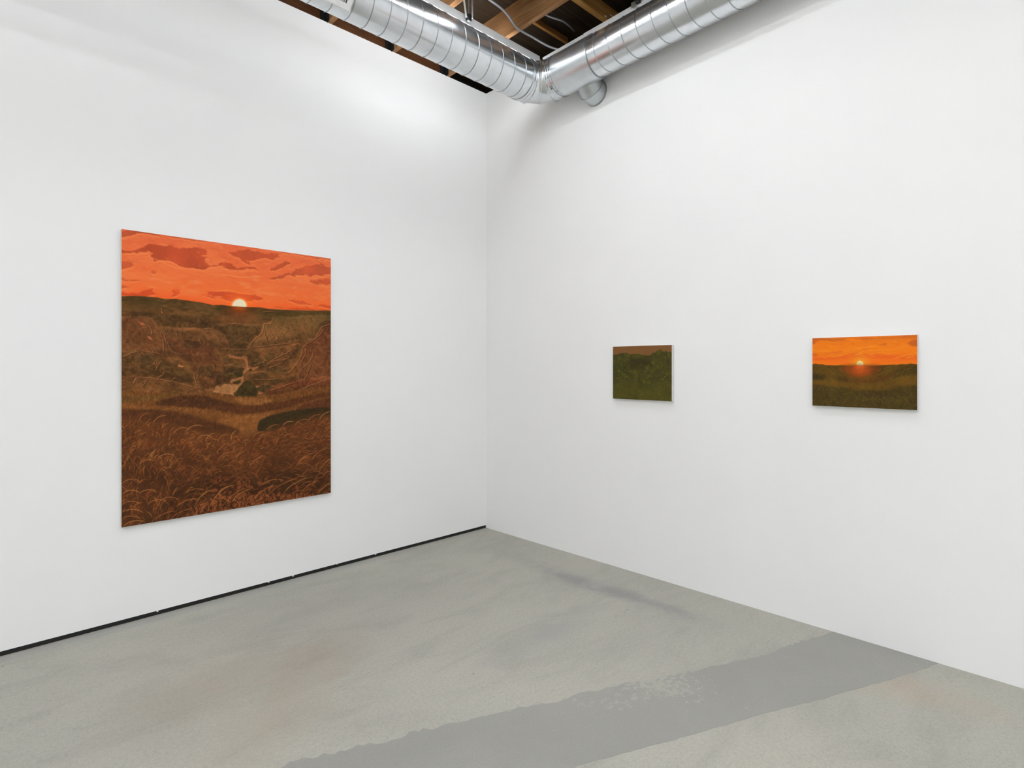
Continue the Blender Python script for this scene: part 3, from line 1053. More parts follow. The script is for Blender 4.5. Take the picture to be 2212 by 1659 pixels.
    ridg = np.abs(fbm(H, W, 9, rs, 5, 0.6) - 0.5) * 2
    P.fill(g, (80, 58, 28), 0.72 + 0.55 * f2 + 0.12 * (f3 - .5))
    P.fill(P.below([(x, y + 18) for x, y in hor], 3, 26) * g * 0.75, (88, 60, 30), 0.7 + 0.6 * f2)
    P.fill(g * np.clip((st2 - .54) * 6, 0, 1) * .40, (122, 86, 44))
    P.fill(g * np.clip((.45 - st3) * 6, 0, 1) * .40, (54, 40, 20))
    P.fill(g * np.clip((st3 - .60) * 7, 0, 1) * .38, (132, 94, 50))
    # glow of the low sun on the ridge
    d = np.hypot((P.X - sx) / 17, (P.Y - (sy_ + 4)) / 9.5)
    P.fill(np.exp(-d * d) * g * 0.85, (205, 86, 16))
    d = np.hypot((P.X - sx) / 26, (P.Y - (sy_ + 13)) / 12)
    P.fill(np.exp(-d * d) * g * 0.5, (112, 48, 22))
    grd = [
        ([(60, 740), (420, 745), (500, 790), (480, 840), (420, 830), (60, 830)], (84, 62, 30), .5, 4, 2),
        ([(700, 755), (870, 765), (960, 820), (1000, 860), (900, 830), (780, 830)], (98, 70, 36), .6, 3, 2),
        ([(60, 850), (480, 860), (700, 910), (1000, 960), (1000, 1000), (480, 980), (60, 930)], (58, 44, 22), .7, 5, 2),
        ([(560, 880), (900, 900), (1100, 940), (1400, 960), (1300, 990), (1000, 985), (700, 960)], (62, 46, 24), .6, 5, 2),
        ([(1000, 880), (1200, 860), (1420, 850), (1400, 900), (1200, 960), (1060, 950)], (110, 66, 34), .45, 4, 3),
        ([(1420, 830), (2110, 838), (2110, 900), (1530, 905), (1400, 880)], (84, 64, 30), .6, 4, 2),
        # rock shoulders
        ([(60, 915), (200, 890), (370, 900), (430, 970), (500, 1040), (520, 1110), (560, 1180), (600, 1230), (700, 1240), (500, 1270), (60, 1270)], (92, 60, 32), .85, 3, 1),
        ([(470, 985), (600, 990), (850, 995), (930, 990), (1000, 1030), (1060, 1070), (1100, 1130), (1125, 1188), (1010, 1188), (900, 1150), (820, 1090), (660, 1080), (520, 1050)], (106, 74, 40), .85, 3, 1),
        ([(960, 960), (1430, 960), (1405, 1050), (1310, 1130), (1290, 1190), (1128, 1190), (1100, 1120), (1050, 1050), (1000, 1010)], (70, 54, 28), .85, 2, 1),
        ([(1290, 1192), (1340, 1110), (1400, 1060), (1430, 960), (1500, 940), (1530, 895), (1700, 888), (2110, 880), (2110, 965), (1985, 990), (1920, 1090), (1700, 1130), (1500, 1170)], (108, 80, 42), .85, 3, 1),
        ([(2110, 960), (1990, 980), (1950, 1060), (1900, 1110), (1840, 1150), (1800, 1230), (1780, 1330), (1760, 1460), (1700, 1600), (2110, 1620)], (84, 50, 28), .8, 3, 1),
        ([(60, 1220), (300, 1200), (500, 1280), (640, 1330), (760, 1420), (760, 1520), (560, 1490), (300, 1440), (60, 1420)], (66, 50, 24), .75, 5, 2),
        ([(520, 1090), (820, 1110), (980, 1200), (1020, 1290), (900, 1330), (700, 1300), (560, 1200)], (84, 52, 30), .8, 4, 2),
        ([(760, 1240), (1000, 1260), (1120, 1340), (1100, 1480), (960, 1560), (860, 1540), (800, 1420)], (88, 56, 30), .7, 4, 2),
        ([(1080, 1340), (1240, 1330), (1280, 1380), (1250, 1430), (1120, 1450), (1060, 1400)], (64, 50, 24), .8, 3, 1),
        ([(1320, 1200), (1600, 1170), (1780, 1180), (1700, 1300), (1500, 1400), (1360, 1380), (1300, 1300)], (90, 62, 32), .75, 4, 2),
        ([(1300, 1430), (1420, 1410), (1600, 1440), (1760, 1470), (1640, 1560), (1420, 1600), (1360, 1540)], (84, 58, 28), .75, 4, 2),
        ([(1480, 1560), (1760, 1480), (2110, 1460), (2110, 1560), (1800, 1600), (1500, 1650)], (96, 54, 30), .7, 3, 2)]
    for gi, (pts, col, a, wp, so) in enumerate(grd):
        mk_ = P.poly(A(pts), wp, so)
        P.fill(mk_ * a, col, 0.84 + 0.30 * f2 + 0.10 * (f3 - 0.5))
        if gi >= 6:
            rim = np.clip(mk_ - np.roll(mk_, 5, axis=0), 0, 1) * np.clip((f2 - .36) * 4, 0, 1)
            P.fill(P.blur(rim, 1) * .55, (148, 102, 56))
            lowr = np.clip(mk_ - np.roll(mk_, -16, axis=0), 0, 1)
            P.fill(P.blur(lowr, 3) * .5, (50, 36, 18))
    rt = P.below([(x, y + 30) for x, y in hor], 4, 40) * P.poly(A([(60, 700), (2110, 840), (2110, 1660), (60, 1660)]), 2, 2)
    P.c *= 1 + rt[..., None] * np.array([.26, .14, .16])[None, None]
    # thin dabs of light and dark over the rocks
    rock = P.poly(A([(60, 880), (1400, 980), (2110, 880), (2110, 1640), (60, 1640)]), 2, 3)
    P.fill(rock * np.clip((f3 - 0.58) * 5, 0, 1) * 0.32, (136, 96, 52))
    P.fill(rock * np.clip((0.42 - f3) * 5, 0, 1) * 0.3, (46, 34, 18))
    P.fill(rock * np.clip((0.07 - np.abs(fbm(H, W, 12, rs, 5, 0.6) - 0.5)) * 12, 0, 1) * np.clip((f1 - .4) * 4, 0, 1) * .45, (150, 96, 54))
    for i in range(380):
        x, y = rg.uniform(240, 730), rg.uniform(672, 850)
        if y < np.interp(x, [p[0] for p in hor], [p[1] for p in hor]) + 10:
            continue
        L = rg.uniform(3, 11)
        a0 = rg.choice([rg.uniform(-50, 20), rg.uniform(10, 60)])
        up_ = y < 700
        col = jit(rg, rg.choice([(150, 102, 56), (126, 86, 46), (52, 38, 20), (60, 44, 22), (104, 74, 40)]), .12)
        P.blade(x, y, L, a0, rg.uniform(-70, 70), col, 0.5, 0.28 if up_ else 0.5, 5)
    for i in range(2600):
        x, y = rg.uniform(262, 716), rg.uniform(676, 840)
        if y < np.interp(x, [p[0] for p in hor], [p[1] for p in hor]) + 8:
            continue
        a0 = (-50 if x < 480 else 40) + rg.gauss(0, 35)
        c_ = jit(rg, rg.choice([(178, 118, 70), (150, 104, 58), (136, 96, 52), (190, 114, 68), (50, 38, 20), (46, 36, 18), (60, 42, 22), (56, 50, 24)]), .08)
        P.blade(x, y, rg.uniform(1.5, 5.5), a0, rg.uniform(-50, 50), c_, 0.45, rg.uniform(.15, .5), 4)
    # stream
    for pts, col in (
        ([(960, 1600), (990, 1540), (1040, 1515), (1150, 1530), (1200, 1512), (1245, 1480), (1215, 1550), (1170, 1632), (1080, 1622)], (172, 116, 68)),
        ([(1245, 1490), (1255, 1430), (1285, 1400), (1330, 1380), (1295, 1370), (1290, 1292), (1262, 1290), (1275, 1350), (1240, 1430), (1225, 1480)], (170, 106, 66)),
        ([(1120, 1500), (1140, 1475), (1240, 1460), (1235, 1480), (1170, 1495), (1150, 1530)], (160, 104, 62)),
        ([(1090, 1245), (1200, 1262), (1290, 1265), (1290, 1300), (1190, 1290), (1120, 1270)], (150, 94, 56)),
        ([(1090, 1330), (1150, 1345), (1240, 1340), (1290, 1375), (1210, 1372), (1130, 1352)], (148, 92, 54)),
        ([(1320, 1535), (1400, 1540), (1370, 1570), (1345, 1560)], (176, 110, 64)),
        ([(1380, 1590), (1440, 1600), (1400, 1625), (1370, 1610)], (170, 102, 60)),
        ([(1300, 1380), (1420, 1350), (1340, 1395)], (160, 100, 58)),
        ([(640, 1340), (690, 1355), (660, 1365), (630, 1355)], (190, 116, 66)),
        ([(250, 930), (300, 945), (325, 965), (280, 965)], (180, 98, 62)),
        ([(350, 1065), (390, 1090), (380, 1105), (345, 1080)], (180, 102, 62)),
        ([(470, 830), (495, 850), (480, 860)], (178, 100, 58)),
        ([(1690, 1150), (1790, 1135), (1720, 1165)], (160, 94, 54)),
        ([(1660, 1405), (1700, 1412), (1670, 1425)], (178, 100, 58))):
        P.fill(P.poly(A(pts), 1.6, 0, False) * 0.9, col, 0.82 + 0.36 * f3)
    # boulders beside the stream
    for (bx0, by0, ra, rb) in ((1180, 1345, 60, 25), (1150, 1395, 70, 28), (1195, 1425, 46, 20), (1130, 1445, 60, 24), (1350, 1262, 62, 40), (1430, 1322, 70, 42), (1490, 1262, 52, 30), (1335, 1330, 40, 24), (1400, 1462, 96, 44), (1450, 1560, 74, 36), (1570, 1395, 90, 34), (1095, 1300, 52, 24), (1050, 1480, 74, 50), (990, 1430, 62, 40), (1250, 1215, 96, 18), (1190, 1240, 62, 14), (1560, 1500, 90, 30), (900, 1400, 80, 50), (760, 1140, 90, 40), (330, 1280, 90, 50)):
        an_ = [i * math.pi / 7 for i in range(14)]
        pp = [(bx0 + ra * math.cos(q) * rg.uniform(.65, 1.3), by0 + rb * math.sin(q) * rg.uniform(.65, 1.3)) for q in an_]
        P.fill(P.poly(A(pp), .8, 1) * .55, jit(rg, (70, 52, 28), .15), 0.75 + 0.5 * f3)
        P.stroke(A(cat(pp[6:14], 4)), jit(rg, (168, 112, 64), .1), .5, .5)
        P.stroke(A(cat([(x, y + 5) for x, y in pp[0:7]], 4)), (46, 34, 18), .8, .5)
    for pts in ([(1165, 1635), (1195, 1565), (1280, 1490), (1360, 1540), (1385, 1600), (1350, 1645)], [(1140, 1512), (1200, 1490), (1225, 1512), (1180, 1532)], [(1170, 1420), (1230, 1412), (1238, 1450), (1180, 1452)], [(1300, 1385), (1330, 1380), (1325, 1405), (1300, 1405)]):
        P.fill(P.poly(A(pts), 1.2, 0) * 0.9, (62, 50, 24), 0.7 + 0.6 * f3)
    lines = [[(262, 880), (300, 890), (370, 905), (420, 960), (490, 1040), (520, 1110), (550, 1170), (590, 1220), (690, 1245)],
             [(400, 940), (430, 970), (470, 1040), (490, 1120), (496, 1180), (492, 1245)], [(470, 1010), (500, 1060), (510, 1120), (525, 1150)], [(360, 970), (375, 1010), (392, 1060)], [(280, 1000), (312, 1052)], [(260, 1150), (290, 1200), (390, 1222), (370, 1170), (345, 1138)],
             [(390, 1222), (480, 1250), (530, 1300), (560, 1310)], [(600, 1000), (612, 1040), (632, 1085)], [(850, 1075), (882, 1130)], [(820, 1090), (852, 1152)], [(850, 1010), (930, 1000), (1000, 1032), (1060, 1062), (1100, 1130), (1122, 1190)],
             [(1040, 1190), (1160, 1192), (1290, 1196)], [(1535, 893), (1500, 948), (1440, 960), (1425, 1040), (1345, 1100), (1305, 1170), (1292, 1190)], [(1440, 1000), (1450, 1080), (1480, 1140)], [(1480, 1000), (1520, 1060), (1545, 1100)], [(1530, 1040), (1570, 1080), (1540, 1110)],
             [(2080, 962), (1990, 985), (1950, 1050), (1925, 1090), (1860, 1117)], [(2000, 990), (1975, 1040), (1940, 1090)], [(1905, 1110), (1820, 1172), (1795, 1260), (1750, 1335), (1700, 1390), (1600, 1432)], [(1830, 1180), (1830, 1250), (1780, 1330)],
             [(1880, 1180), (1905, 1240), (1862, 1320), (1800, 1372), (1770, 1455), (1822, 1470), (1882, 1340), (1895, 1280)], [(1300, 1185), (1420, 1170), (1560, 1150), (1700, 1135)], [(1500, 1310), (1580, 1262), (1660, 1225), (1720, 1190)], [(1450, 1350), (1540, 1300), (1640, 1290), (1700, 1250)],
             [(1000, 1180), (1015, 1230), (1060, 1285), (1132, 1332)], [(780, 1430), (790, 1480), (830, 1530), (872, 1582)], [(840, 1430), (860, 1470), (905, 1492)], [(960, 1330), (975, 1375)], [(880, 1570), (740, 1542), (560, 1500), (300, 1462), (150, 1440)], [(1310, 1422), (1430, 1412), (1500, 1450), (1545, 1455)],
             [(1420, 1330), (1480, 1370), (1560, 1340), (1640, 1310)], [(1340, 1350), (1390, 1330), (1480, 1300)], [(430, 1310), (432, 1360), (420, 1410)], [(432, 1350), (400, 1320)], [(432, 1345), (462, 1322)], [(428, 1370), (450, 1350)], [(500, 1390), (490, 1430), (450, 1450), (440, 1480)],
             [(235, 1460), (215, 1510), (205, 1530)], [(345, 1465), (320, 1500), (300, 1545)], [(1760, 1590), (1800, 1570), (1900, 1532), (2010, 1490), (2090, 1470)], [(1480, 1585), (1580, 1560), (1680, 1520), (1760, 1500)], [(1240, 1450), (1255, 1490), (1200, 1560), (1165, 1640)],
             [(880, 770), (920, 800), (960, 835)], [(850, 840), (880, 862)], [(470, 800), (485, 845)], [(780, 870), (790, 900)], [(1420, 850), (1480, 835), (1540, 838)], [(1100, 960), (1200, 955), (1280, 985)], [(100, 1275), (180, 1230), (260, 1215)], [(560, 1500), (600, 1470), (640, 1490)], [(1340, 1480), (1420, 1480), (1540, 1490)]]
    for l in lines:
        q = cat([(x + rg.uniform(-4, 4), y + rg.uniform(-4, 4)) for x, y in l], 6)
        q = q + np.array([[rg.gauss(0, 2.2), rg.gauss(0, 2.2)] for _ in q])
        cl_ = jit(rg, rg.choice([(206, 136, 84), (190, 122, 72), (210, 126, 76)]), .06)
        P.stroke(A(q), cl_, 0.62, 0.78)
        P.stroke(A(q + np.array([9, 7])), (58, 40, 22), 1.3, 0.45)
        if len(l) > 4:
            for k_ in range(2):
                P.stroke(A(q[len(q) // 6:] + np.array([rg.uniform(14, 34), rg.uniform(4, 16)])), (140, 92, 54), 0.45, 0.4)
    # grass hills
    gl = B([(60, 10), (300, 20), (500, 40), (760, 48), (980, 40), (1180, 70), (1420, 72), (1600, 50), (1800, 10), (2000, -20), (2140, -40)])
    gm = P.below(gl, 1.5, 3)
    P.fill(gm, (106, 64, 30), 0.86 + 0.28 * f3)
    for pts, col, a, wp, so in (
        ([(60, 60), (400, 60), (560, 40), (700, 45), (480, 90), (300, 120), (60, 130)], (96, 66, 32), .8, 3, 3),
        ([(420, 130), (560, 82), (740, 58), (900, 68), (1050, 108), (1200, 150), (1280, 165), (1100, 165), (900, 182), (700, 172), (480, 155)], (74, 44, 24), .95, 2, 1),
        ([(60, 140), (300, 150), (500, 162), (800, 180), (1000, 215), (1200, 250), (1450, 226), (1600, 190), (1500, 270), (1300, 290), (1000, 270), (700, 215), (300, 190), (60, 180)], (128, 78, 38), .7, 2, 3),
        ([(930, 172), (1150, 156), (1400, 150), (1650, 118), (1800, 80), (2000, 45), (2140, 30), (2140, 60), (1900, 110), (1750, 160), (1600, 195), (1300, 242), (1050, 205)], (84, 48, 26), .9, 2, 1),
        ([(1180, 80), (1500, 95), (1560, 110), (1400, 150), (1250, 140)], (138, 88, 44), .8, 2, 2),
        ([(60, 200), (400, 192), (700, 232), (1000, 322), (1230, 375), (1210, 425), (900, 410), (600, 340), (60, 280)], (82, 48, 26), .9, 2, 2),
        ([(1180, 262), (1500, 235), (1430, 300), (1400, 400), (1330, 450), (1230, 465), (1220, 380), (1000, 310)], (140, 86, 42), .8, 2, 3),
        ([(1850, 150), (2140, 80), (2140, 200), (1950, 190), (1800, 195)], (86, 48, 28), .85, 2, 1),
        ([(1400, 395), (1425, 300), (1600, 232), (1780, 200), (2000, 182), (2140, 185), (2140, 250), (1900, 310), (1650, 360), (1480, 410)], (52, 42, 22), .92, 2, 1)):
        P.fill(P.poly(B(pts), wp, so) * a, col, 0.84 + 0.32 * f3)
    # short field grass
    for i in range(7500):
        x, y = rg.uniform(258, 720), 0
        yt = np.interp(x, [p[0] for p in gl], [p[1] for p in gl])
        y = yt + abs(rg.gauss(0, 1)) * 34 + 1
        if y > 950:
            continue
        cx_, cy_ = P.to([(x, y - 2)])
        ii, jj = int(cy_[0]), int(cx_[0])
        if not (0 <= ii < H and 0 <= jj < W):
            continue
        b_ = P.c[ii, jj]
        P.blade(x, y, rg.uniform(3, 7), rg.uniform(50, 115), rg.uniform(-30, 60), [min(255, c * q_) for c, q_ in zip(b_, (rg.choice([.78, 1.2, 1.42]),) * 3)], 0.42, 0.5, 4)
    # foreground grass
    fg = B([(60, 270), (200, 275), (420, 315), (700, 362), (900, 400), (1050, 425), (1300, 450), (1450, 410), (1650, 345), (1850, 290), (2000, 245), (2140, 225)])
    fm = P.below(fg, 3, 26)
    P.fill(fm * 0.92, (94, 54, 28), 0.8 + 0.4 * f2)
    P.fill(P.below([(x, y + 75) for x, y in fg], 6, 80) * 0.75, (74, 44, 24), 0.8 + 0.4 * f2)
    P.fill(P.poly(B([(850, 850), (1300, 820), (1900, 780), (2140, 850), (2140, 1000), (500, 1290), (500, 1150)]), 8, 6) * 0.7, (62, 38, 20), 0.85 + 0.3 * f2)
    # bare earth between dark stems at the bottom edge
    em = P.poly(B([(650, 1250), (900, 1060), (1000, 1010), (1150, 1030), (1350, 1010), (1600, 1000), (1750, 985), (1900, 1000), (1900, 1050), (650, 1270)]), 5, 2)
    vn = np.abs(fbm(H, W, 46, rs, 2, 0.5) - 0.5)
    P.fill(em * np.clip((vn - 0.05) * 16, 0, 1) * 0.85, (150, 82, 44), 0.9 + .2 * f3)
    em2 = P.poly(B([(900, 960), (1000, 860), (1350, 830), (1700, 860), (1750, 1000), (1000, 1020)]), 8, 4)
    P.fill(em2 * np.clip((vn - 0.17) * 12, 0, 1) * 0.7, (140, 76, 42))
    for i in range(150):
        x, y = rg.uniform(390, 690), 0
        y = np.interp(x, [262, 715], [1139, 1065]) - rg.uniform(-3, 14)
        P.blade(x, y, rg.uniform(8, 22), rg.uniform(45, 110), rg.uniform(-20, 40), (58, 34, 18), 0.8, 0.85, 5)
    rows = 72
    for k in range(rows):
        u = k / (rows - 1)
        for i in range(56 if u < .6 else 44):
            x = rg.uniform(252, 724)
            yt = np.interp(x, [p[0] for p in fg], [p[1] for p in fg]) + 10
            yb = np.interp(x, [262, 715], [1139, 1065]) + 8
            y = yt + (yb - yt) * (u + rg.uniform(-.02, .02))
            # fewer and larger blades towards the bottom
            if rg.random() < 0.52 * max(0, u - 0.15) + (0.20 if 420 < x < 640 and u > .55 else 0):
                continue
            L = (13 + 9 * u) * rg.uniform(0.5, 1.3)
            if rg.random() < 0.16:
                L *= 1.5
            left = (x - 262) / 452
            a0 = rg.uniform(48, 100) - 18 * left + (10 if left < .3 else 0)
            bend = rg.uniform(35, 95)
            if rg.random() < 0.22:
                a0 = 180 - a0
                bend = -bend
            pal = [(168, 94, 44), (186, 110, 52), (150, 80, 38), (132, 74, 36), (198, 126, 64), (160, 74, 40), (112, 64, 32), (72, 42, 22), (60, 36, 18)]
            wgt = [3, 2.6, 4, 4, 1.0 + 2.2 * (u < .3 or left < .35), 2.5, 3, 3, 3]
            if 0.25 < left < 0.8 and u > .35:
                wgt = [1.5, .8, 3, 4, .4, 2, 4, 5, 5]
            col = jit(rg, rg.choices(pal, wgt)[0], .1)
            P.blade(x, y, L, a0, bend, col, rg.uniform(.38, .56) + .1 * u, rg.uniform(.5, .9))
    # the long pale arching blades
    for x, y, L, a0, bd in ((300, 905, 30, 80, 120), (330, 910, 34, 70, 110), (375, 930, 34, 60, 120), (400, 928, 42, 58, 110), (425, 945, 36, 60, 140), (445, 950, 30, 90, 130), (470, 950, 30, 80, 130), (500, 945, 26, 100, 110), (545, 940, 30, 60, 100), (575, 925, 30, 60, 100), (610, 915, 30, 60, 110), (635, 915, 34, 60, 110), (665, 905, 34, 60, 90), (690, 900, 30, 62, 80),
                            (262, 1040, 40, 50, 120), (264, 1060, 44, 40, 110), (262, 1085, 48, 42, 110), (265, 1100, 46, 30, 90), (262, 1115, 40, 35, 95), (266, 1130, 44, 40, 80), (300, 1060, 44, 42, 110), (318, 1085, 44, 50, 100), (330, 1120, 50, 45, 60), (366, 1118, 50, 48, 60), (345, 1076, 50, 40, 110), (380, 1090, 46, 45, 70), (420, 1090, 60, 72, 75), (455, 1085, 66, 66, 65), (480, 1090, 60, 60, 60), (500, 1080, 62, 58, 70), (545, 1076, 62, 55, 60), (575, 1070, 70, 52, 55), (610, 1062, 64, 50, 55), (650, 1060, 50, 55, 50), (685, 1064, 40, 55, 40), (672, 990, 50, 62, 70), (690, 1010, 40, 60, 60), (640, 1000, 40, 60, 70), (540, 1000, 36, 60, 70), (470, 990, 40, 66, 90), (560, 1046, 44, 45, 70), (470, 1060, 44, 50, 70), (395, 1062, 44, 40, 80), (300, 1000, 36, 60, 120), (340, 985, 36, 50, 110)):
        P.blade(x, y + 6, L * rg.uniform(.95, 1.25), a0, bd * .78, jit(rg, rg.choice([(206, 138, 72), (198, 124, 60), (190, 112, 54)]), .06), .62, .9, 14)
    return P

# ---- the small dark green thicket
def paint_green():
    G = lambda pts: [(1300 + x / 9.76, 720 + y / 9.76) for x, y in pts]
    P = Pic(300, 240, [(1324, 749.5), (1451.2, 745), (1451.2, 867), (1324, 861)], 5)
    rs, H, W = P.rs, P.H, P.W
    rg = random.Random(4)
    f2 = fbm(H, W, 10, rs, 5, 0.6)
    f3 = fbm(H, W, 60, rs, 3, 0.7)
    t = (P.Y - 745) / 50
    P.c[:] = np.array([122, 84, 48.])
    P.fill(np.clip(t, 0, 1) * .5, (130, 86, 50))
    P.c *= (0.96 + 0.08 * f2)[..., None]
    line = G([(200, 462), (235, 460), (330, 450), (370, 430), (440, 425), (480, 410), (540, 425), (580, 450), (680, 440), (760, 438), (830, 455), (930, 470), (1020, 465), (1070, 405), (1110, 412), (1150, 380), (1200, 360), (1230, 338), (1270, 360), (1300, 402), (1350, 370), (1390, 402), (1440, 392), (1520, 400)])
    m = P.below(line, .7, .9)
    P.fill(m, (68, 62, 28), 0.8 + 0.4 * f2)
    P.fill(P.below([(1290, 830), (1330, 825), (1380, 832), (1420, 830), (1470, 820)], 3, 22) * .85, (80, 74, 28), 0.85 + 0.3 * f2)
    P.fill(P.poly(G([(560, 560), (760, 520), (960, 560), (1020, 640), (860, 740), (620, 740)]), 3, 6) * .6, (54, 44, 24))
    P.fill(P.poly(G([(235, 640), (560, 700), (560, 900), (235, 900)]), 3, 8) * .4, (56, 58, 26))
    P.fill(P.poly(G([(680, 450), (830, 450), (900, 500), (700, 540), (620, 500)]), 1, 4) * .6, (82, 76, 32))
    P.fill(P.poly(G([(800, 1100), (1140, 1080), (1140, 1170), (840, 1180)]), 2, 6) * .5, (62, 66, 28))
    for i in range(2200):
        x = rg.uniform(1320, 1456)
        y0_ = np.interp(x, [p[0] for p in line], [p[1] for p in line])
        y = rg.uniform(y0_ + 1, 872)
        low = y > 828
        if low:
            col = rg.choice([(112, 106, 38), (98, 92, 34), (66, 58, 24), (54, 48, 22), (116, 114, 38)])
            P.blade(x, y, rg.uniform(2, 5), rg.uniform(40, 140), rg.uniform(-40, 40), jit(rg, col, .1), .5, .55, 4)
        else:
            col = rg.choice([(96, 106, 36), (80, 92, 34), (44, 40, 20), (52, 46, 22), (108, 104, 36), (72, 56, 28)])
            P.blade(x, y, rg.uniform(1.5, 4.5), rg.uniform(30, 150), rg.uniform(-60, 60), jit(rg, col, .12), .5, .5, 4)
    hi = (140, 138, 34)
    for pts in ([(480, 430), (500, 470), (540, 500)], [(350, 500), (380, 540), (400, 560)], [(1230, 350), (1200, 420), (1220, 440)], [(1240, 370), (1260, 400)], [(1380, 420), (1420, 460), (1440, 500)], [(1310, 470), (1350, 520), (1320, 600)],
                [(1080, 590), (1060, 620), (1100, 640)], [(1170, 660), (1160, 720)], [(960, 690), (975, 720), (950, 740)], [(520, 550), (540, 570)], [(580, 570), (600, 590)], [(480, 680), (500, 680)],
                [(320, 800), (370, 790), (400, 810), (470, 880), (520, 920), (580, 950)], [(420, 830), (450, 900), (560, 940)], [(540, 760), (580, 810), (610, 820)], [(700, 790), (720, 850), (740, 900), (740, 960)], [(770, 680), (785, 760)], [(850, 960), (880, 1010), (900, 1030)],
                [(880, 1035), (960, 1050), (1040, 1060)], [(930, 950), (1000, 910), (1040, 905)], [(1200, 980), (1290, 970), (1340, 900), (1440, 850)], [(1100, 730), (1200, 735), (1250, 720)], [(1330, 770), (1380, 770)], [(1260, 850), (1340, 840), (1470, 850)], [(900, 830), (960, 790)], [(240, 940), (420, 930)], [(360, 980), (380, 990)], [(680, 980), (740, 960)], [(650, 740), (690, 830)]):
        q = cat(pts, 6)
        q = q + np.array([[rg.gauss(0, 7), rg.gauss(0, 7)] for _ in q])
        P.stroke(G(q), jit(rg, hi, .15), .55, .6)
        for (x, y) in q[::2]:
            x, y = 1300 + x / 9.76, 720 + y / 9.76
            P.blade(x + rg.gauss(0, 2), y + rg.gauss(0, 1.5), rg.uniform(2, 5), rg.uniform(30, 150), rg.uniform(-50, 50), jit(rg, rg.choice([hi, (112, 114, 34), (96, 100, 34)]), .12), .5, .55, 4)
    for (x, y) in ((1230, 345), (1350, 375), (1440, 430), (360, 500), (1080, 580), (1170, 650), (480, 420), (270, 560), (700, 790), (880, 980), (960, 690), (1300, 480), (1420, 460), (1240, 640), (1070, 410), (1190, 380), (560, 450), (420, 620), (340, 790), (620, 780), (1370, 760), (1060, 790)):
        x, y = 1300 + x / 9.76, 720 + y / 9.76
        for k_ in range(12):
            P.blade(x + rg.gauss(0, .8), y + rg.uniform(0, 4), rg.uniform(3, 8), -90 + rg.gauss(0, 26), rg.uniform(-30, 30), jit(rg, rg.choice([(92, 100, 36), (112, 116, 38), (74, 82, 32), (48, 46, 22)]), .12), .5, .5, 4)
    for i in range(170):
        x, y = rg.gauss(1385, 32), rg.uniform(790, 828)
        P.blade(x, y, rg.uniform(3, 8), rg.uniform(40, 140), rg.uniform(-40, 40), jit(rg, rg.choice([(112, 108, 32), (100, 94, 32), (122, 112, 30), (84, 70, 30)]), .1), .5, .5, 4)
    return P

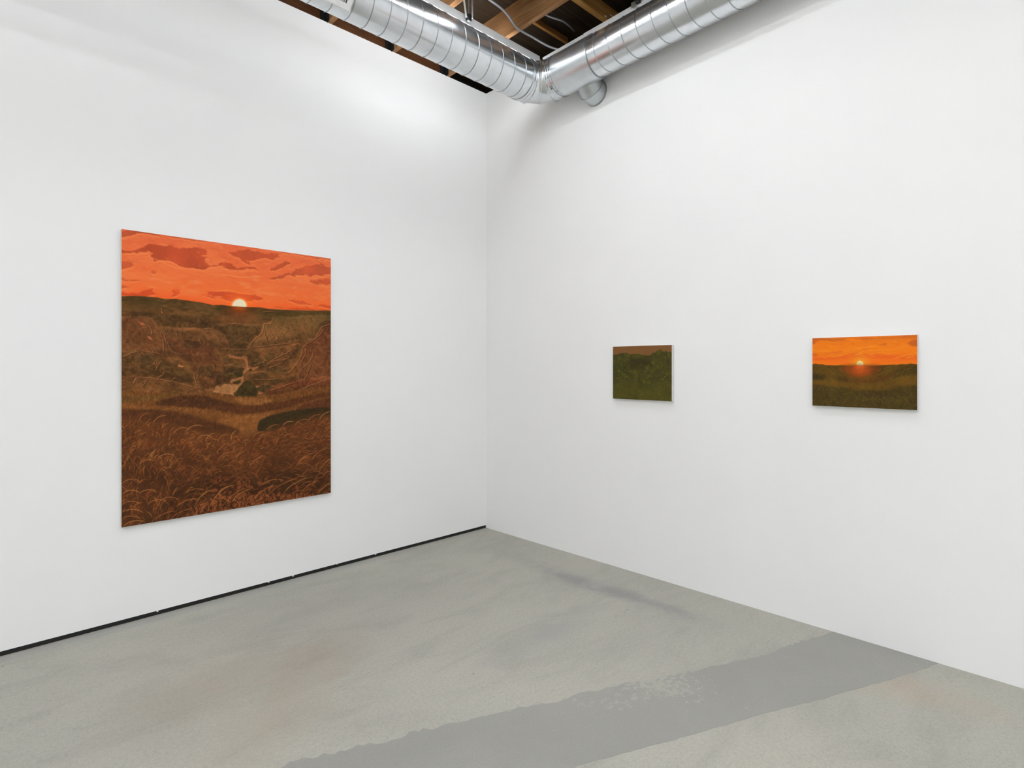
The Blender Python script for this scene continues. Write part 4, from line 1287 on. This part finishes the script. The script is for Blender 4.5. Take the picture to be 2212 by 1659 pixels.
# ---- the small orange sunset over dunes
def paint_orange():
    G = lambda pts: [(1730 + x / 7.9, 700 + y / 7.9) for x, y in pts]
    P = Pic(360, 280, [(1755.3, 730.5), (1981.3, 723), (1981.3, 886), (1755.3, 876)], 21)
    rs, H, W = P.rs, P.H, P.W
    rg = random.Random(14)
    f2 = fbm(H, W, 9, rs, 5, 0.6)
    f3 = fbm(H, W, 70, rs, 3, 0.7)
    st = fbm(H, W, 4, rs, 5, 0.6, sy=3.5)
    st2 = fbm(H, W, 12, rs, 4, 0.6, sy=3.0)
    line = G([(150, 690), (200, 685), (250, 675), (300, 685), (380, 688), (430, 702), (600, 705), (700, 700), (760, 706), (950, 708), (1280, 706), (1420, 698), (1560, 692), (1640, 694), (1720, 680), (1800, 684), (1870, 672), (1980, 685), (2040, 690)])
    hy_ = np.interp(P.X, [p[0] for p in line], [p[1] for p in line])
    t = np.clip((P.Y - 723) / (hy_ - 723), 0, 1)
    P.c[:] = np.array([238, 124, 26.])
    P.fill(np.clip((0.36 - t) * 3.0, 0, 1) * np.clip((st - .3) * 2.4, 0, 1), (200, 96, 34))
    P.fill(np.clip((st - .5) * 4, 0, 1) * .5, (240, 138, 26))
    P.fill(np.clip((st2 - .55) * 5, 0, 1) * .4, (224, 108, 34))
    P.fill(np.clip((t - .58) * 6, 0, 1) * .7, (236, 104, 28))
    P.fill(np.clip((t - .86) * 6, 0, 1) * .6, (242, 124, 26))
    for pts, col, a, wp, so in (
        ([(150, 240), (230, 235), (420, 240), (700, 250), (780, 240), (700, 280), (520, 290), (400, 270), (260, 300), (230, 340), (150, 340)], (186, 90, 34), .75, 2, 2),
        ([(860, 250), (1100, 225), (1500, 210), (1990, 190), (1990, 230), (1500, 245), (1150, 262)], (204, 100, 34), .7, 2, 2),
        ([(1830, 320), (1890, 280), (1980, 250), (2030, 260), (2030, 360), (1900, 370)], (188, 88, 36), .8, 1.6, 2),
        ([(1320, 350), (1370, 335), (1440, 325), (1470, 350), (1400, 360)], (206, 92, 34), .8, 1.0, 1),
        ([(860, 330), (900, 320), (920, 345), (880, 350)], (212, 100, 34), .6, 1, 1),
        ([(150, 510), (260, 500), (300, 530), (180, 550)], (206, 96, 32), .6, 1, 1),
        ([(380, 495), (560, 480), (700, 455), (720, 470), (600, 495), (420, 505)], (226, 100, 40), .7, 1, 1),
        ([(200, 580), (480, 570), (700, 545), (760, 515), (900, 490), (1000, 495), (1150, 512), (1300, 505), (1420, 520), (1600, 535), (1980, 530), (1980, 590), (1600, 585), (1300, 580), (900, 580), (600, 600), (200, 620)], (230, 98, 32), .75, 1.2, 2)):
        P.fill(P.poly(G(pts), wp, so) * a, col)
    for pts, col in (([(260, 570), (330, 555), (410, 572), (470, 545), (600, 548), (700, 535), (760, 510), (870, 490), (940, 470)], (240, 158, 34)), ([(950, 420), (1080, 400), (1200, 380), (1320, 375)], (244, 168, 48)), ([(1470, 345), (1520, 365), (1570, 378)], (240, 156, 50)),
                     ([(900, 520), (1000, 515), (1050, 500), (960, 480)], (246, 172, 40)), ([(1000, 480), (1150, 450), (1300, 455), (1400, 420)], (242, 150, 44)), ([(1150, 520), (1230, 510), (1320, 485), (1480, 490), (1600, 520)], (242, 156, 40)), ([(1570, 600), (1700, 555), (1800, 530), (1950, 520)], (246, 170, 48)), ([(1790, 580), (1860, 565), (1940, 545)], (244, 164, 48)), ([(700, 470), (850, 440), (1000, 410)], (242, 150, 40)), ([(1560, 440), (1700, 400), (1850, 390)], (240, 146, 40)), ([(1350, 430), (1450, 440), (1560, 445)], (242, 150, 44))):
        P.stroke(G(pts), col, 1.1, .7)
    for i in range(240):
        x, y = rg.uniform(1745, 1985), rg.uniform(724, 772)
        cl_ = rg.choice([(246, 160, 44), (242, 148, 36), (228, 104, 36), (212, 98, 36), (240, 132, 30)])
        w_ = rg.uniform(6, 22)
        P.stroke([(x + w_ * k_ / 5, y + rg.gauss(0, .7) - 1.2 * math.sin(k_)) for k_ in range(6)], jit(rg, cl_, .04), rg.uniform(.5, 1.1), rg.uniform(.15, .45))
    sx, sy_ = 1730 + 1010 / 7.9, 700 + 685 / 7.9
    d = np.hypot((P.X - sx) / 17, (P.Y - sy_) / 15)
    P.fill(np.exp(-d * d) * .9, (240, 164, 40))
    d = np.hypot((P.X - sx) / 7.9, (P.Y - sy_) / 7.9)
    P.fill(np.clip((1 - d) * 7, 0, 1), (236, 218, 150))
    m = P.below(line, .6, .9)
    P.fill(m, (88, 64, 20), 0.8 + 0.4 * f2)
    for pts, col, a, wp, so in (
        ([(150, 850), (400, 860), (420, 940), (360, 970), (150, 970)], (56, 46, 20), .8, 2, 4),
        ([(700, 706), (1340, 706), (1300, 820), (1180, 880), (900, 900), (780, 850)], (120, 54, 18), .7, 2, 6),
        ([(820, 990), (1100, 940), (1380, 880), (1560, 860), (1480, 940), (1250, 1000), (1000, 1010)], (92, 56, 22), .8, 2, 2),
        ([(520, 890), (800, 920), (820, 1000), (620, 960)], (72, 52, 22), .7, 2, 3),
        ([(1600, 800), (1720, 770), (1990, 720), (1990, 870), (1700, 900), (1560, 920)], (66, 52, 20), .7, 2, 3),
        ([(150, 970), (500, 955), (700, 985), (1000, 1020), (1200, 1030), (1500, 960), (1990, 870), (1990, 1060), (1600, 1060), (1100, 1130), (700, 1080), (150, 1040)], (108, 76, 24), .75, 2, 4),
        ([(150, 1050), (700, 1090), (1000, 1140), (1400, 1140), (1990, 1060), (1990, 1500), (150, 1420)], (68, 56, 24), .85, 3, 6),
        ([(1000, 1150), (1500, 1160), (1400, 1260), (1100, 1240)], (62, 46, 22), .6, 3, 6)):
        P.fill(P.poly(G(pts), wp, so) * a, col, 0.82 + 0.36 * f2)
    d = np.hypot((P.X - sx) / 22, (P.Y - (700 + 775 / 7.9)) / 14)
    P.fill(np.exp(-d * d) * m * .85, (206, 84, 24))
    d = np.hypot((P.X - sx) / 11, (P.Y - (700 + 722 / 7.9)) / 5)
    P.fill(np.exp(-d * d) * m * .7, (230, 98, 36))
    for pts in ([(430, 720), (540, 820), (600, 880)], [(470, 800), (560, 850)], [(480, 860), (540, 960)], [(430, 900), (500, 950)], [(640, 730), (700, 800), (720, 850)], [(880, 960), (1000, 1000), (1150, 1022), (1280, 1010)], [(1280, 800), (1380, 780)], [(1300, 880), (1400, 840), (1500, 810), (1560, 780)], [(1500, 960), (1560, 900), (1640, 850), (1700, 840)], [(1720, 830), (1780, 780), (1900, 745)], [(1640, 950), (1760, 900), (1900, 880)],
                [(1380, 760), (1480, 740), (1560, 720)], [(1200, 940), (1340, 920), (1450, 880)], [(1720, 700), (1800, 690), (1880, 680)], [(230, 720), (330, 715), (400, 730)], [(1560, 890), (1640, 900)], [(1820, 750), (1830, 790)], [(1880, 745), (1890, 770)]):
        q = cat(pts, 5)
        q = q + np.array([[rg.gauss(0, 4), rg.gauss(0, 4)] for _ in q])
        P.stroke(G(q), jit(rg, (156, 106, 38), .1), .55, .6)
    for i in range(620):
        x, y = rg.uniform(1752, 1985), rg.uniform(791, 826)
        if abs(x - sx) < 16 and y < 812:
            continue
        a0 = (-38 if x < sx else 26) + rg.gauss(0, 12)
        P.blade(x, y, rg.uniform(3, 9), a0, rg.uniform(-40, 40), jit(rg, rg.choice([(140, 96, 34), (118, 84, 30), (58, 46, 20), (66, 50, 22), (100, 72, 28)]), .1), .5, .42, 5)
    for i in range(900):
        x, y = rg.uniform(1752, 1985), rg.uniform(795, 845)
        P.blade(x, y, rg.uniform(2, 4), rg.uniform(40, 140), rg.uniform(-40, 40), jit(rg, rg.choice([(120, 86, 28), (96, 68, 24), (134, 96, 28), (70, 54, 22)]), .12), .5, .45, 4)
    for i in range(900):
        u = rg.random()
        x, y = rg.uniform(1745, 1990), 832 + 62 * u
        left = x < 1850
        a0 = rg.uniform(40, 80) if rg.random() < (.65 if left else .35) else rg.uniform(100, 140)
        bend = rg.uniform(10, 70) * (1 if a0 < 90 else -1)
        col = rg.choice([(112, 90, 38), (98, 80, 34), (120, 92, 36), (52, 44, 22), (44, 38, 20), (84, 68, 30)])
        P.blade(x, y, (4 + 12 * u) * rg.uniform(.6, 1.3), a0, bend, jit(rg, col, .1), .55, .6, 7)
    return P

PIGMENT = 1.06
def painting(name, P, p0, ux, uz, depth, out, label, mat):
    """stretched canvas: p0 = top left corner on the wall, ux / uz = edge vectors, out = wall normal"""
    p0, ux, uz, out = Vector(p0), Vector(ux), Vector(uz), Vector(out)
    root = empty(name, p0 + uz + ux * 0.5)
    tag(root, label, 'painting')
    d0, d1 = 0.004, depth
    pts = [p0 + out * d0, p0 + ux + out * d0, p0 + ux + uz + out * d0, p0 + uz + out * d0,
           p0 + out * d1, p0 + ux + out * d1, p0 + ux + uz + out * d1, p0 + uz + out * d1]
    bevel(MB().hexa(pts).build('stretched_canvas', CANVAS, root), 0.002)
    W, H = P.W, P.H
    u, v = np.meshgrid(np.linspace(0, 1, W), np.linspace(0, 1, H))
    # hand-stretched edges wander by a millimetre or so; the surface bulges a hair
    front = np.array(p0 + out * (d1 + 0.0008))
    co = front[None, None] + u[..., None] * np.array(ux) + v[..., None] * np.array(uz)
    me = bpy.data.meshes.new('painted_surface')
    nv_, nq = W * H, (W - 1) * (H - 1)
    me.vertices.add(nv_)
    me.vertices.foreach_set('co', co.reshape(-1).astype(np.float32))
    idx = np.arange(nv_).reshape(H, W)
    q = np.stack([idx[:-1, :-1], idx[1:, :-1], idx[1:, 1:], idx[:-1, 1:]], -1).reshape(-1)
    me.loops.add(nq * 4)
    me.loops.foreach_set('vertex_index', q.astype(np.int32))
    me.polygons.add(nq)
    me.polygons.foreach_set('loop_start', np.arange(0, nq * 4, 4, dtype=np.int32))
    me.polygons.foreach_set('use_smooth', np.ones(nq, bool))
    me.update(calc_edges=True)
    at = me.color_attributes.new('pigment', 'FLOAT_COLOR', 'POINT')
    lin = s2l(np.clip(P.c, 0, 255)) * PIGMENT
    col = np.concatenate([lin, np.ones((H, W, 1))], -1)
    at.data.foreach_set('color', col.reshape(-1).astype(np.float32))
    me.materials.append(mat)
    o = bpy.data.objects.new('painted_surface', me)
    C.objects.link(o)
    o.parent = root
    o.matrix_parent_inverse = Matrix.Translation(-root.location)
    return root

PM = paint_mat('oil_paint')
painting('landscape_painting', paint_large(), (-3.0465, 0, 2.4475), (1.3785, 0, 0), (0, 0, -1.838), 0.034, (0, -1, 0),
         'large upright painting of a red sunset over a rocky valley and brown grass', PM)
painting('landscape_painting', paint_green(), (0, -1.548, 1.759), (0, -0.520, 0), (0, 0, -0.413), 0.034, (-1, 0, 0),
         'small dark green painting of a thicket under a brown sky', PM)
painting('landscape_painting', paint_orange(), (0, -3.025, 1.774), (0, -0.532, 0), (0, 0, -0.412), 0.034, (-1, 0, 0),
         'small orange sunset painting over grassy dunes on the right wall', PM)
